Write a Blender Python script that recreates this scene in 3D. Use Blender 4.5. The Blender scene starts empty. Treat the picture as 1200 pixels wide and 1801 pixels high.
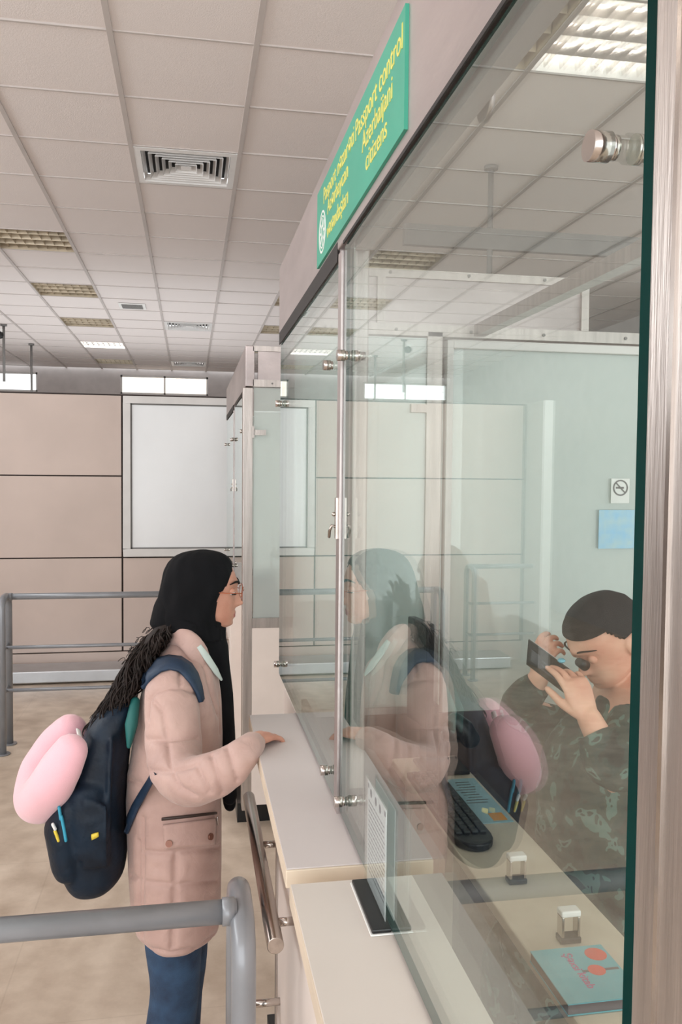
import bpy, bmesh, math, random
import numpy as np
from mathutils import Vector, Matrix
from mathutils.bvhtree import BVHTree
random.seed(7)
SC = bpy.context.scene
COL = SC.collection
# ------------------------------------------------------------------ camera
FPX, CX, CY, HC = 1480., 600., 900.5, 1.81
CR = Vector((0.98433842, -0.17605757, 0.00903311))
CU = Vector((-0.000789376, 0.04683794, 0.99890219))
CD = Vector((0.17628739, 0.98326494, -0.04596543))
cam_d = bpy.data.cameras.new('camera'); cam = bpy.data.objects.new('camera', cam_d); COL.objects.link(cam)
m = Matrix((CR, CU, -CD)).transposed().to_4x4(); m.translation = Vector((0, 0, HC)); cam.matrix_world = m
cam_d.sensor_fit = 'VERTICAL'; cam_d.sensor_height = 36; cam_d.lens = FPX / 1801 * 36
cam_d.clip_start = 0.02; cam_d.clip_end = 100
SC.camera = cam
SC.view_settings.view_transform = 'Standard'; SC.view_settings.look = 'None'
SC.view_settings.exposure = 0.13; SC.view_settings.gamma = 1
SC.cycles.max_bounces = 12; SC.cycles.transparent_max_bounces = 24; SC.cycles.diffuse_bounces = 5
SC.cycles.use_denoising = True
SC.cycles.sample_clamp_indirect = 6
# ------------------------------------------------------------------ world: bright overcast day
w = bpy.data.worlds.new('world'); SC.world = w; w.use_nodes = True
bg = w.node_tree.nodes['Background']; bg.inputs[0].default_value = (0.97, 0.99, 1.0, 1); bg.inputs[1].default_value = 1.65
def area(name, loc, rot, sx, sy, power, col=(.97, .99, 1.0)):
    l = bpy.data.lights.new(name, 'AREA'); l.shape = 'RECTANGLE'; l.size = sx; l.size_y = sy; l.energy = power; l.color = col
    o = bpy.data.objects.new(name, l); COL.objects.link(o); o.location = loc; o.rotation_euler = rot; return o
# daylight from the glazed hall front behind and left of the camera
area('daylight_front', (-1.2, -3.4, 2.0), (math.radians(90), 0, 0), 8, 3.0, 150)
area('daylight_side', (-4.15, 3.0, 2.9), (math.radians(90), 0, math.radians(-90)), 8, 1.0, 120)
area('area_up_far', (-1.0, 10.5, 2.2), (math.radians(180), 0, 0), 5, 5, 70)  # area lamp below the ceiling far down the hall, facing up, no fixture

def ray(px, py): return CD + CR * ((px - CX) / FPX) - CU * ((py - CY) / FPX)
O = Vector((0, 0, HC))
def at(px, py, Y): v = ray(px, py); return O + v * (Y / v.y)          # point of the place at depth Y
def onx(px, py, X): v = ray(px, py); return O + v * (X / v.x)
def onz(px, py, Z): v = ray(px, py); return O + v * ((Z - HC) / v.z)

# ------------------------------------------------------------------ materials
def srgb(r, g, b):
    f = lambda c: (c / 255 / 12.92) if c / 255 <= .04045 else ((c / 255 + .055) / 1.055) ** 2.4
    return (f(r), f(g), f(b), 1)
class NT:
    def __init__(s, name):
        s.m = bpy.data.materials.new(name); s.m.use_nodes = True; s.t = s.m.node_tree; s.n = s.t.nodes; s.l = s.t.links
        s.b = s.n['Principled BSDF']; s.out = s.n['Material Output']
    def add(s, k, **kw):
        n = s.n.new(k)
        for a, v in kw.items(): setattr(n, a, v)
        return n
    def link(s, a, b): s.l.new(a, b)
    def math(s, op, a, b=None, c=None):
        n = s.add('ShaderNodeMath', operation=op)
        for i, v in enumerate((a, b, c)):
            if v is None: continue
            if isinstance(v, (int, float)): n.inputs[i].default_value = v
            else: s.link(v, n.inputs[i])
        return n.outputs[0]
def mat(name, col, rough=.5, metal=0, var=.06, scale=6, bump=0, bscale=60, stretch=(1, 1, 1), sheen=0, coat=0, col2=None, emis=None, es=0, spec=None):
    k = NT(name); b = k.b
    b.inputs['Roughness'].default_value = rough; b.inputs['Metallic'].default_value = metal
    if sheen: b.inputs['Sheen Weight'].default_value = sheen
    if coat: b.inputs['Coat Weight'].default_value = coat
    if spec is not None: b.inputs['Specular IOR Level'].default_value = spec
    tc = k.add('ShaderNodeTexCoord'); mp = k.add('ShaderNodeMapping'); mp.inputs['Scale'].default_value = stretch
    k.link(tc.outputs['Object'], mp.inputs[0])
    nz = k.add('ShaderNodeTexNoise'); nz.inputs['Scale'].default_value = scale; nz.inputs['Detail'].default_value = 5
    k.link(mp.outputs[0], nz.inputs['Vector'])
    mx = k.add('ShaderNodeMix', data_type='RGBA')
    c2 = col2 or tuple(max(0, c * (1 - 3 * var)) for c in col[:3]) + (1,)
    c1 = tuple(min(1, c * (1 + var)) for c in col[:3]) + (1,)
    rp = k.add('ShaderNodeMapRange'); rp.inputs['From Min'].default_value = .35; rp.inputs['From Max'].default_value = .7
    k.link(nz.outputs['Fac'], rp.inputs[0]); k.link(rp.outputs[0], mx.inputs['Factor'])
    mx.inputs['A'].default_value = c1; mx.inputs['B'].default_value = c2
    k.link(mx.outputs['Result'], b.inputs['Base Color'])
    if bump:
        n2 = k.add('ShaderNodeTexNoise'); n2.inputs['Scale'].default_value = bscale; n2.inputs['Detail'].default_value = 4
        k.link(mp.outputs[0], n2.inputs['Vector'])
        bp = k.add('ShaderNodeBump'); bp.inputs['Strength'].default_value = bump; bp.inputs['Distance'].default_value = .01
        k.link(n2.outputs['Fac'], bp.inputs['Height']); k.link(bp.outputs[0], b.inputs['Normal'])
    if emis: b.inputs['Emission Color'].default_value = emis; b.inputs['Emission Strength'].default_value = es
    return k.m
def glass(name, tint=(.93, .975, .955), f0=.09, power=4.2, frost=0.0, frostcol=(.86, .92, .9)):
    k = NT(name); k.n.remove(k.b)
    g = k.add('ShaderNodeNewGeometry'); d = k.add('ShaderNodeVectorMath', operation='DOT_PRODUCT')
    k.link(g.outputs['Normal'], d.inputs[0]); k.link(g.outputs['Incoming'], d.inputs[1])
    c = k.math('ABSOLUTE', d.outputs['Value']); c = k.math('SUBTRACT', 1.0, c); c = k.math('POWER', c, power)
    f = k.math('MULTIPLY_ADD', c, 1 - f0, f0)
    tr = k.add('ShaderNodeBsdfTransparent'); tr.inputs[0].default_value = tint + (1,)
    gl = k.add('ShaderNodeBsdfGlossy'); gl.inputs['Roughness'].default_value = 0.0; gl.inputs[0].default_value = (.97, 1, .99, 1)
    base = tr.outputs[0]
    if frost:
        df = k.add('ShaderNodeBsdfDiffuse'); df.inputs[0].default_value = frostcol + (1,)
        tl = k.add('ShaderNodeBsdfTranslucent'); tl.inputs[0].default_value = frostcol + (1,)
        m1 = k.add('ShaderNodeMixShader'); m1.inputs[0].default_value = .5; k.link(df.outputs[0], m1.inputs[1]); k.link(tl.outputs[0], m1.inputs[2])
        m2 = k.add('ShaderNodeMixShader'); m2.inputs[0].default_value = frost; k.link(tr.outputs[0], m2.inputs[1]); k.link(m1.outputs[0], m2.inputs[2])
        base = m2.outputs[0]
    mx = k.add('ShaderNodeMixShader'); k.link(f, mx.inputs[0]); k.link(base, mx.inputs[1]); k.link(gl.outputs[0], mx.inputs[2])
    k.link(mx.outputs[0], k.out.inputs[0]); return k.m

M = {}
M['ceiling'] = mat('ceiling_tile', srgb(226, 218, 215), .9, var=.004, scale=2, bump=.2, bscale=180)
M['tbar'] = mat('tbar_metal', srgb(190, 182, 178), .6, var=.02)
M['wallup'] = mat('wall_paint', srgb(205, 198, 196), .8, var=.03)
M['beige'] = mat('beige_panel', srgb(206, 189, 180), .55, var=.03, scale=1.5, bump=.05, bscale=300)
M['joint'] = mat('dark_joint', srgb(48, 36, 32), .7)
M['whiteframe'] = mat('white_frame', srgb(222, 220, 218), .4, var=.02)
M['whiteboard'] = mat('white_pane', srgb(240, 243, 245), .22, var=.02, scale=1.2)
M['steel'] = mat('brushed_steel', srgb(188, 180, 175), .4, 1, var=.06, scale=5, bump=.12, bscale=30, stretch=(12, 12, .6))
M['steelh'] = mat('steel_fascia', srgb(186, 175, 173), .42, .85, var=.07, scale=3, bump=.15, bscale=14, stretch=(1, .5, 2))
M['chrome'] = mat('polished_steel', srgb(200, 192, 186), .18, 1, var=.05, scale=20)
M['tube'] = mat('handrail_steel', srgb(176, 166, 158), .22, 1, var=.08, scale=8, stretch=(6, .5, 6))
M['greypaint'] = mat('grey_paint', srgb(134, 137, 142), .32, .15, var=.05, scale=7, coat=.3, bump=.05, bscale=25)
M['plinth'] = mat('plinth_metal', srgb(200, 206, 212), .28, .9, var=.03)
M['cream'] = mat('cream_laminate', srgb(228, 216, 208), .45, var=.02)
M['worktop'] = mat('grey_laminate', srgb(198, 189, 187), .42, var=.02, scale=3, bump=.03, bscale=400)
M['worktop2'] = mat('cream_worktop', srgb(207, 198, 190), .42, var=.02, scale=3)
M['edge'] = mat('counter_edge', srgb(208, 192, 172), .5)
M['black'] = mat('black_plastic', srgb(22, 24, 26), .35, var=.1)
M['gasket'] = mat('black_gasket', srgb(30, 24, 22), .6)
M['glass'] = glass('clear_glass')
M['frost'] = glass('frosted_glass', frost=.62)
M['gedge'] = mat('glass_edge', srgb(20, 66, 62), .15, var=.1)
M['green'] = mat('sign_green', srgb(62, 160, 134), .45, var=.03)
M['yellow'] = mat('sign_yellow', srgb(222, 212, 110), .5, var=.02)
M['white'] = mat('white_plastic', srgb(235, 235, 232), .4, var=.02)
M['grey'] = mat('grey_plastic', srgb(120, 118, 116), .5, var=.04)
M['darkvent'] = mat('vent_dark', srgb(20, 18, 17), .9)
M['recess'] = mat('louver_inside', srgb(196, 182, 160), .4, .3, var=.08)
M['lamp'] = mat('lamp_tube', srgb(255, 250, 245), .4, emis=(1, .97, .95, 1), es=30)
M['pane_lit'] = mat('daylit_blind', srgb(250, 240, 225), .6, emis=(1, .93, .84, 1), es=1.0)
M['postdark'] = mat('taupe_metal', srgb(118, 104, 99), .5, .2, var=.05)
M['inner'] = mat('brown_laminate', srgb(98, 82, 78), .6, var=.03)
M['carpet'] = mat('booth_floor', srgb(66, 54, 48), .9, var=.1, bump=.3, bscale=90)
M['desk'] = mat('desk_laminate', srgb(214, 203, 184), .4, var=.02)

# floor: mottled tan stone tiles
k = NT('floor_stone'); tc = k.add('ShaderNodeTexCoord')
n1 = k.add('ShaderNodeTexNoise'); n1.inputs['Scale'].default_value = 2.2; n1.inputs['Detail'].default_value = 8; n1.inputs['Roughness'].default_value = .65
n2 = k.add('ShaderNodeTexNoise'); n2.inputs['Scale'].default_value = 9; n2.inputs['Detail'].default_value = 6
k.link(tc.outputs['Object'], n1.inputs[0]); k.link(tc.outputs['Object'], n2.inputs[0])
r1 = k.add('ShaderNodeValToRGB'); e = r1.color_ramp.elements
e[0].position = .3; e[0].color = srgb(178, 160, 142); e[1].position = .68; e[1].color = srgb(216, 201, 184)
k.link(n1.outputs['Fac'], r1.inputs[0])
r2 = k.add('ShaderNodeValToRGB'); e = r2.color_ramp.elements
e[0].position = .35; e[0].color = (.86, .84, .82, 1); e[1].position = .6; e[1].color = (1, 1, 1, 1)
k.link(n2.outputs['Fac'], r2.inputs[0])
mm = k.add('ShaderNodeMix', data_type='RGBA', blend_type='MULTIPLY'); mm.inputs['Factor'].default_value = 1
k.link(r1.outputs[0], mm.inputs['A']); k.link(r2.outputs[0], mm.inputs['B'])
br = k.add('ShaderNodeTexBrick'); br.offset = 0; br.inputs['Scale'].default_value = 1; br.inputs['Brick Width'].default_value = .6; br.inputs['Row Height'].default_value = .6
br.inputs['Mortar Size'].default_value = .003; br.inputs['Color1'].default_value = (1, 1, 1, 1); br.inputs['Color2'].default_value = (.97, .965, .96, 1); br.inputs['Mortar'].default_value = (.9, .89, .88, 1)
k.link(tc.outputs['Object'], br.inputs[0])
m2 = k.add('ShaderNodeMix', data_type='RGBA', blend_type='MULTIPLY'); m2.inputs['Factor'].default_value = 1
k.link(mm.outputs['Result'], m2.inputs['A']); k.link(br.outputs[0], m2.inputs['B']); k.link(m2.outputs['Result'], k.b.inputs['Base Color'])
k.b.inputs['Roughness'].default_value = .38; M['floor'] = k.m

# ------------------------------------------------------------------ builders
class MB:
    """collects shapes and links them as one mesh object"""
    def __init__(s): s.v = []; s.f = []; s.mi = []; s.sm = []
    def add(s, vs, fs, mi=0, smooth=False):
        o = len(s.v); s.v += [tuple(x) for x in vs]; s.f += [tuple(i + o for i in f) for f in fs]
        s.mi += [mi] * len(fs); s.sm += [smooth] * len(fs); return s
    def box(s, x0, x1, y0, y1, z0, z1, mi=0):
        x0, x1 = sorted((x0, x1)); y0, y1 = sorted((y0, y1)); z0, z1 = sorted((z0, z1))
        v = [(x0, y0, z0), (x1, y0, z0), (x1, y1, z0), (x0, y1, z0), (x0, y0, z1), (x1, y0, z1), (x1, y1, z1), (x0, y1, z1)]
        f = [(0, 3, 2, 1), (4, 5, 6, 7), (0, 1, 5, 4), (2, 3, 7, 6), (1, 2, 6, 5), (3, 0, 4, 7)]
        return s.add(v, f, mi)
    def obox(s, c, ax, ay, az, hx, hy, hz, mi=0):
        c = Vector(c); ax, ay, az = [Vector(a).normalized() for a in (ax, ay, az)]
        v = [c + ax * (i * hx) + ay * (j * hy) + az * (l * hz) for l in (-1, 1) for i, j in ((-1, -1), (1, -1), (1, 1), (-1, 1))]
        f = [(0, 3, 2, 1), (4, 5, 6, 7), (0, 1, 5, 4), (2, 3, 7, 6), (1, 2, 6, 5), (3, 0, 4, 7)]
        return s.add(v, f, mi)
    def tube(s, pts, ra, rb=None, up=(0, 1, 0), seg=16, cap='round', mi=0, smooth_path=0):
        pts = [Vector(p) for p in pts]; n = len(pts)
        ra = [ra] * n if isinstance(ra, (int, float)) else list(ra)
        rb = ra if rb is None else ([rb] * n if isinstance(rb, (int, float)) else list(rb))
        if smooth_path:
            P2, A2, B2 = [], [], []
            for i in range(n - 1):
                p0, p1, p2, p3 = pts[max(i - 1, 0)], pts[i], pts[i + 1], pts[min(i + 2, n - 1)]
                for j in range(smooth_path):
                    t = j / smooth_path
                    P2.append(.5 * ((2 * p1) + (p2 - p0) * t + (2 * p0 - 5 * p1 + 4 * p2 - p3) * t * t + (3 * p1 - p0 - 3 * p2 + p3) * t ** 3))
                    u = t * t * (3 - 2 * t); A2.append(ra[i] * (1 - u) + ra[i + 1] * u); B2.append(rb[i] * (1 - u) + rb[i + 1] * u)
            P2.append(pts[-1]); A2.append(ra[-1]); B2.append(rb[-1]); pts, ra, rb, n = P2, A2, B2, len(P2)
        up = Vector(up); rings = []; prev = None
        def frame(t):
            b = up - t * up.dot(t)
            if b.length < .05: b = (prev or Vector((1, 0, 0))) ; b = b - t * b.dot(t)
            b.normalize(); return b, t.cross(b).normalized()
        T = []
        for i in range(n):
            t = (pts[min(i + 1, n - 1)] - pts[max(i - 1, 0)]);
            if t.length < 1e-9: t = Vector((0, 0, 1))
            T.append(t.normalized())
        secs = []
        if cap == 'round':
            for a in (80, 55, 28):
                c = math.cos(math.radians(a)); r = min(ra[0], rb[0]); secs.append((pts[0] - T[0] * r * math.sin(math.radians(a)), T[0], ra[0] * c, rb[0] * c))
        for i in range(n): secs.append((pts[i], T[i], ra[i], rb[i]))
        if cap == 'round':
            for a in (28, 55, 80):
                c = math.cos(math.radians(a)); r = min(ra[-1], rb[-1]); secs.append((pts[-1] + T[-1] * r * math.sin(math.radians(a)), T[-1], ra[-1] * c, rb[-1] * c))
        V = []
        for c, t, a, b in secs:
            B, A = frame(t); prev = B
            for q in range(seg):
                th = 2 * math.pi * q / seg; V.append(c + A * (a * math.cos(th)) + B * (b * math.sin(th)))
        F = []; k = len(secs)
        for i in range(k - 1):
            for q in range(seg):
                F.append((i * seg + q, i * seg + (q + 1) % seg, (i + 1) * seg + (q + 1) % seg, (i + 1) * seg + q))
        s.add(V, F, mi, True)
        s.add([V[i] for i in range(seg)], [tuple(range(seg))[::-1]], mi, cap == 'round')
        s.add([V[(k - 1) * seg + i] for i in range(seg)], [tuple(range(seg))], mi, cap == 'round')
        return s
    def ball(s, c, rx, ry=None, rz=None, rot=None, mi=0, nu=20, nv=12):
        ry = rx if ry is None else ry; rz = rx if rz is None else rz; c = Vector(c); V = []; F = []
        rot = rot or Matrix.Identity(3)
        for i in range(nv + 1):
            ph = math.pi * i / nv
            for j in range(nu):
                th = 2 * math.pi * j / nu
                V.append(c + rot @ Vector((rx * math.sin(ph) * math.cos(th), ry * math.sin(ph) * math.sin(th), rz * math.cos(ph))))
        for i in range(nv):
            for j in range(nu): F.append((i * nu + j, (i + 1) * nu + j, (i + 1) * nu + (j + 1) % nu, i * nu + (j + 1) % nu))
        return s.add(V, F, mi, True)
    def rings(s, R, mi=0, caps=True, smooth=True):
        seg = len(R[0]); V = [p for r in R for p in r]; F = []
        for i in range(len(R) - 1):
            for q in range(seg): F.append((i * seg + q, i * seg + (q + 1) % seg, (i + 1) * seg + (q + 1) % seg, (i + 1) * seg + q))
        if caps: F.append(tuple(range(seg))[::-1]); F.append(tuple((len(R) - 1) * seg + i for i in range(seg)))
        return s.add(V, F, mi, smooth)
    def prism(s, poly, ax_o, u, v, n, t, mi=0):
        """extruded outline: poly in (u,v) about ax_o, thickness t along n"""
        ax_o, u, v, n = Vector(ax_o), Vector(u), Vector(v), Vector(n); k = len(poly)
        a = [ax_o + u * p[0] + v * p[1] for p in poly]; b = [p + n * t for p in a]
        return s.add(a + b, [tuple(range(k))[::-1], tuple(range(k, 2 * k))] + [(i, (i + 1) % k, k + (i + 1) % k, k + i) for i in range(k)], mi)
    def mesh(s, name):
        me = bpy.data.meshes.new(name); me.from_pydata(s.v, [], s.f); me.update()
        me.polygons.foreach_set('material_index', s.mi); me.polygons.foreach_set('use_smooth', s.sm)
        bm = bmesh.new(); bm.from_mesh(me); bmesh.ops.remove_doubles(bm, verts=bm.verts, dist=1e-6); bmesh.ops.recalc_face_normals(bm, faces=bm.faces); bm.to_mesh(me); bm.free()
        return me
    def build(s, name, mats, parent=None, bevel=0, origin=None):
        me = s.mesh(name)
        for x in (mats if isinstance(mats, (list, tuple)) else [mats]): me.materials.append(x)
        return link(name, me, parent, bevel, origin)
def link(name, me, parent=None, bevel=0, origin=None):
    o = bpy.data.objects.new(name, me); COL.objects.link(o)
    off = Vector(origin) if origin else (PW[parent.name].copy() if parent else None)
    if off is None:
        vs = np.empty(len(me.vertices) * 3); me.vertices.foreach_get('co', vs); vs = vs.reshape(-1, 3); lo, hi = vs.min(0), vs.max(0)
        off = Vector(((lo[0] + hi[0]) / 2, (lo[1] + hi[1]) / 2, lo[2]))
    me.transform(Matrix.Translation(-off))
    o.location = off
    if parent: o.parent = parent; o.location = off - PW[parent.name]
    PW[o.name] = off
    if bevel:
        b = o.modifiers.new('bevel', 'BEVEL'); b.width = bevel; b.segments = 2; b.limit_method = 'ANGLE'
    return o
PW = {}
def tag(o, label=None, cat=None, group=None, kind=None):
    if label: o['label'] = label
    if cat: o['category'] = cat
    if group: o['group'] = group
    if kind: o['kind'] = kind
    return o
def thing(name, loc, label, cat, group=None, kind=None):
    o = bpy.data.objects.new(name, None); COL.objects.link(o); o.location = loc; o.matrix_world = Matrix.Translation(loc); PW[o.name] = Vector(loc)
    return tag(o, label, cat, group, kind)
def copy_tree(o, dloc=(0, 0, 0), parent=None):
    c = o.copy(); COL.objects.link(c); c.parent = parent
    if parent is None: c.location = Vector(o.location) + Vector(dloc)
    for ch in [x for x in bpy.data.objects if x.parent == o]: copy_tree(ch, parent=c)
    return c
def solid(mb, name, voxel, smooth=6, fac=.5):
    """fuses overlapping shapes into one continuous surface"""
    me = mb.mesh(name); o = bpy.data.objects.new(name, me); COL.objects.link(o)
    r = o.modifiers.new('r', 'REMESH'); r.mode = 'VOXEL'; r.voxel_size = voxel; r.use_smooth_shade = True
    if smooth: q = o.modifiers.new('s', 'SMOOTH'); q.iterations = smooth; q.factor = fac
    dg = bpy.context.evaluated_depsgraph_get(); out = bpy.data.meshes.new_from_object(o.evaluated_get(dg))
    bpy.data.objects.remove(o); bpy.data.meshes.remove(me); out.name = name; return out
def text_mesh(body, size, name='lettering', width=None, extrude=.0004, align='LEFT', space=1.0):
    c = bpy.data.curves.new(name, 'FONT'); c.body = body; c.size = size; c.extrude = extrude; c.align_x = align; c.space_character = space; c.offset = size * .002
    o = bpy.data.objects.new(name, c); COL.objects.link(o)
    dg = bpy.context.evaluated_depsgraph_get(); me = bpy.data.meshes.new_from_object(o.evaluated_get(dg)); bpy.data.objects.remove(o)
    if width:
        xs = [v.co.x for v in me.vertices]; k = width / (max(xs) - min(xs)); me.transform(Matrix.Diagonal((k, 1, 1, 1)))
    return me
# ================================================================== THE HALL
CZ = 3.6
GX0, GXP, GY0, GYP = -.325, .597, 3.62, .61
holes = {}
def cell(i, j): return (GX0 + i * GXP, GX0 + (i + 1) * GXP, GY0 + j * GYP, GY0 + (j + 1) * GYP)
LIGHTS = [(-2, -1, 1), (-2, 5, 0), (-2, 8, 0), (-2, 11, 0), (-2, 14, 1), (-2, 17, 0), (2, 8, 0), (2, 11, 0), (2, 5, 0), (2, 14, 0), (2, -1, 0)]
VENTS = [(0, 2), (0, 11), (0, 17)]
open_cells = {(i, j) for i, j, _ in LIGHTS} | set(VENTS)
cb = MB(); gb = MB()
for i in range(-8, 9):
    for j in range(-12, 19):
        x0, x1, y0, y1 = cell(i, j); y1c = min(y1, 15.3)
        if y0 >= 15.3: continue
        if (i, j) not in open_cells: cb.box(x0, x1, y0, y1c, CZ + .002 + random.uniform(-.001, .003), CZ + .03)
for i in range(-8, 10):
    x = GX0 + i * GXP; gb.box(x - .012, x + .012, -3.7, 15.3, CZ - .006, CZ + .012)
for j in range(-12, 20):
    y = GY0 + j * GYP
    if y < 15.3: gb.box(-5.1, 5.04, y - .006, y + .006, CZ - .003, CZ + .012)
tag(cb.build('ceiling', M['ceiling']), kind='structure')
tag(gb.build('trim_1', M['tbar']), kind='structure')
tag(MB().box(-5.1, 5.04, -3.7, 15.3, -.1, 0).build('floor', M['floor']), kind='structure')

# far wall with clerestory windows
zb, zt = 3.17, 3.5
wins = [(-4.2, -2.6), (-1.21, .31), (1.9, 3.2)]
wb = MB(); xs = [-5.1] + [x for w_ in wins for x in w_] + [5.04]
wb.box(-5.1, 5.04, 15.3, 15.42, 0, zb); wb.box(-5.1, 5.04, 15.3, 15.42, zt, 3.75)
for a in range(0, len(xs), 2): wb.box(xs[a], xs[a + 1], 15.3, 15.42, zb, zt)
tag(wb.build('wall_far', M['wallup']), kind='structure')
for n, (a, b) in enumerate(wins):
    wn = thing('window_%d' % (n + 1), ((a + b) / 2, 15.36, zb), None, None, kind='structure')
    f = MB(); f.box(a, b, 15.33, 15.37, zb, zb + .03); f.box(a, b, 15.33, 15.37, zt - .03, zt)
    for x in (a, (a + b) / 2 - .015, b - .03): f.box(x, x + .03, 15.33, 15.37, zb, zt)
    f.build('window_frame', M['whiteframe'], wn)
    if n == 1:
        p = MB()
        k_ = 0; x = a + .03
        while x < b - .03:
            p.box(x, min(x + .085, b - .03), 15.39 + .004 * (k_ % 2), 15.395 + .004 * (k_ % 2), zb, zt); x += .09; k_ += 1
        p.build('blind', M['pane_lit'], wn)
# side wall on the left, out of the frame, with daylight strip above
wl = MB(); wl.box(-4.4, -4.25, .2, 15.3, 0, 2.5); wl.box(-4.4, -4.25, .2, 15.3, 3.4, 3.75).box(-4.4, -4.25, 5.6, 15.3, 2.5, 3.4)
for y in (.2, 2.8): wl.box(-4.4, -4.25, y, y + .4, 2.5, 3.4)
tag(MB().box(4.95, 5.04, 2.0, 15.3, 0, 3.75).build('wall_right', M['wallup']), kind='structure')
tag(wl.build('wall_left', M['wallup']), kind='structure')
# beige panel partition across the hall
PY = 7.75
pw = thing('wall_partition', (-.6, PY, 0), None, None, kind='structure')
zl = [.19, 1.037, 1.767, 2.487]
xl = [-2.64, -.6, 1.2, 3.2, 5.0]
bk = MB(); bk.box(-2.66, 5.02, PY + .02, PY + .12, 0, 2.495); bk.build('backing', M['joint'], pw)
for a in range(4):
    for z in range(3):
        if a == 1 and z > 0: continue
        MB().box(xl[a] + .008, xl[a + 1] - .008, PY, PY + .02, zl[z] + .006, zl[z + 1] - .006).build('panel', M['beige'], pw, bevel=.002)
MB().box(-2.66, 5.02, PY, PY + .02, .0, .185).build('panel', M['beige'], pw)
# white framed opaque window set in the partition
wf = thing('window_4', (.3, PY, 1.04), None, None, kind='structure')
f = MB(); a0, a1, c0, c1 = -.59, 1.19, 1.045, 2.48
f.box(a0, a1, PY - .03, PY + .01, c0, c0 + .07).box(a0, a1, PY - .03, PY + .01, c1 - .065, c1).box(a0, a0 + .065, PY - .03, PY + .01, c0 + .07, c1 - .065).box(a1 - .065, a1, PY - .03, PY + .01, c0 + .07, c1 - .065)
f.build('window_frame', M['whiteframe'], wf, bevel=.004)
f = MB(); b0, b1, d0, d1 = a0 + .065, a1 - .065, c0 + .07, c1 - .065
f.box(b0, b1, PY - .012, PY - .006, d0, d0 + .012).box(b0, b1, PY - .012, PY - .006, d1 - .012, d1).box(b0, b0 + .012, PY - .012, PY - .006, d0, d1).box(b1 - .012, b1, PY - .012, PY - .006, d0, d1)
f.build('gasket', M['grey'], wf)
MB().box(b0 + .01, b1 - .01, PY - .005, PY + .01, d0 + .01, d1 - .01).build('pane', M['whiteboard'], wf)
tag(MB().box(-2.4, 3.1, 7.37, 7.70, .012, .115).build('baseboard_partition', M['plinth'], bevel=.01), kind='structure')
# grey wall returning behind on the left of the partition
tag(MB().box(-2.76, -2.66, PY - .4, PY + .3, 0, 2.5).build('trim_2', M['whiteframe']), kind='structure')

# ---------------- ceiling lights, diffusers, small vent
def ceiling_light(i, j, lit, label):
    x0, x1, y0, y1 = cell(i, j); t = thing('ceiling_light', ((x0 + x1) / 2, (y0 + y1) / 2, CZ), label, 'ceiling light', 'louvered ceiling lights')
    h = MB(); e = .012
    h.box(x0 + e, x1 - e, y0 + e, y1 - e, CZ + .085, CZ + .09)
    for a in ((x0 + e, x0 + e + .004, y0 + e, y1 - e), (x1 - e - .004, x1 - e, y0 + e, y1 - e), (x0 + e, x1 - e, y0 + e, y0 + e + .004), (x0 + e, x1 - e, y1 - e - .004, y1 - e)): h.box(*a, CZ, CZ + .088)
    h.build('housing', M['recess'] if not lit else M['white'], t)
    lv = MB()
    for q in range(1, 4):
        yy = y0 + q * (y1 - y0) / 4
        lv.add([(x0 + .02, yy - .008, CZ + .055), (x1 - .02, yy - .008, CZ + .055), (x0 + .02, yy, CZ + .008), (x1 - .02, yy, CZ + .008), (x0 + .02, yy + .008, CZ + .055), (x1 - .02, yy + .008, CZ + .055)], [(0, 1, 3, 2), (2, 3, 5, 4), (4, 5, 1, 0)])
    for q in range(1, 8):
        xx = x0 + q * (x1 - x0) / 8
        lv.add([(xx - .006, y0 + .02, CZ + .05), (xx - .006, y1 - .02, CZ + .05), (xx, y0 + .02, CZ + .01), (xx, y1 - .02, CZ + .01), (xx + .006, y0 + .02, CZ + .05), (xx + .006, y1 - .02, CZ + .05)], [(0, 1, 3, 2), (2, 3, 5, 4), (4, 5, 1, 0)])
    lv.build('louver', M['chrome'] if lit else M['recess'], t)
    for q in range(4):
        yy = y0 + (q + .5) * (y1 - y0) / 4
        MB().tube([(x0 + .03, yy, CZ + .068), (x1 - .03, yy, CZ + .068)], .013, seg=10, up=(0, 0, 1)).build('lamp_tube', M['lamp'] if lit else M['white'], t)
    return t
LL = {(-2, -1): 'lit four-tube ceiling light nearest the camera, seen mirrored in the booth glass',
      (-2, 5): 'unlit louvered ceiling light nearest on the left side', (-2, 8): 'unlit louvered ceiling light second nearest on the left side',
      (-2, 11): 'unlit louvered ceiling light just before the glowing one', (-2, 14): 'glowing white ceiling light far down on the left',
      (-2, 17): 'unlit ceiling light furthest back by the far wall', (2, 8): 'ceiling light peeking out left of the booth, the nearer of two',
      (2, 11): 'ceiling light peeking out left of the booth, the farther of two', (2, 5): 'unlit ceiling light above and behind the near booth',
      (2, 14): 'unlit ceiling light above the farther booth', (2, -1): 'unlit ceiling light high over the near booth'}
for i, j, lit in LIGHTS: ceiling_light(i, j, lit, LL[(i, j)])
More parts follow.
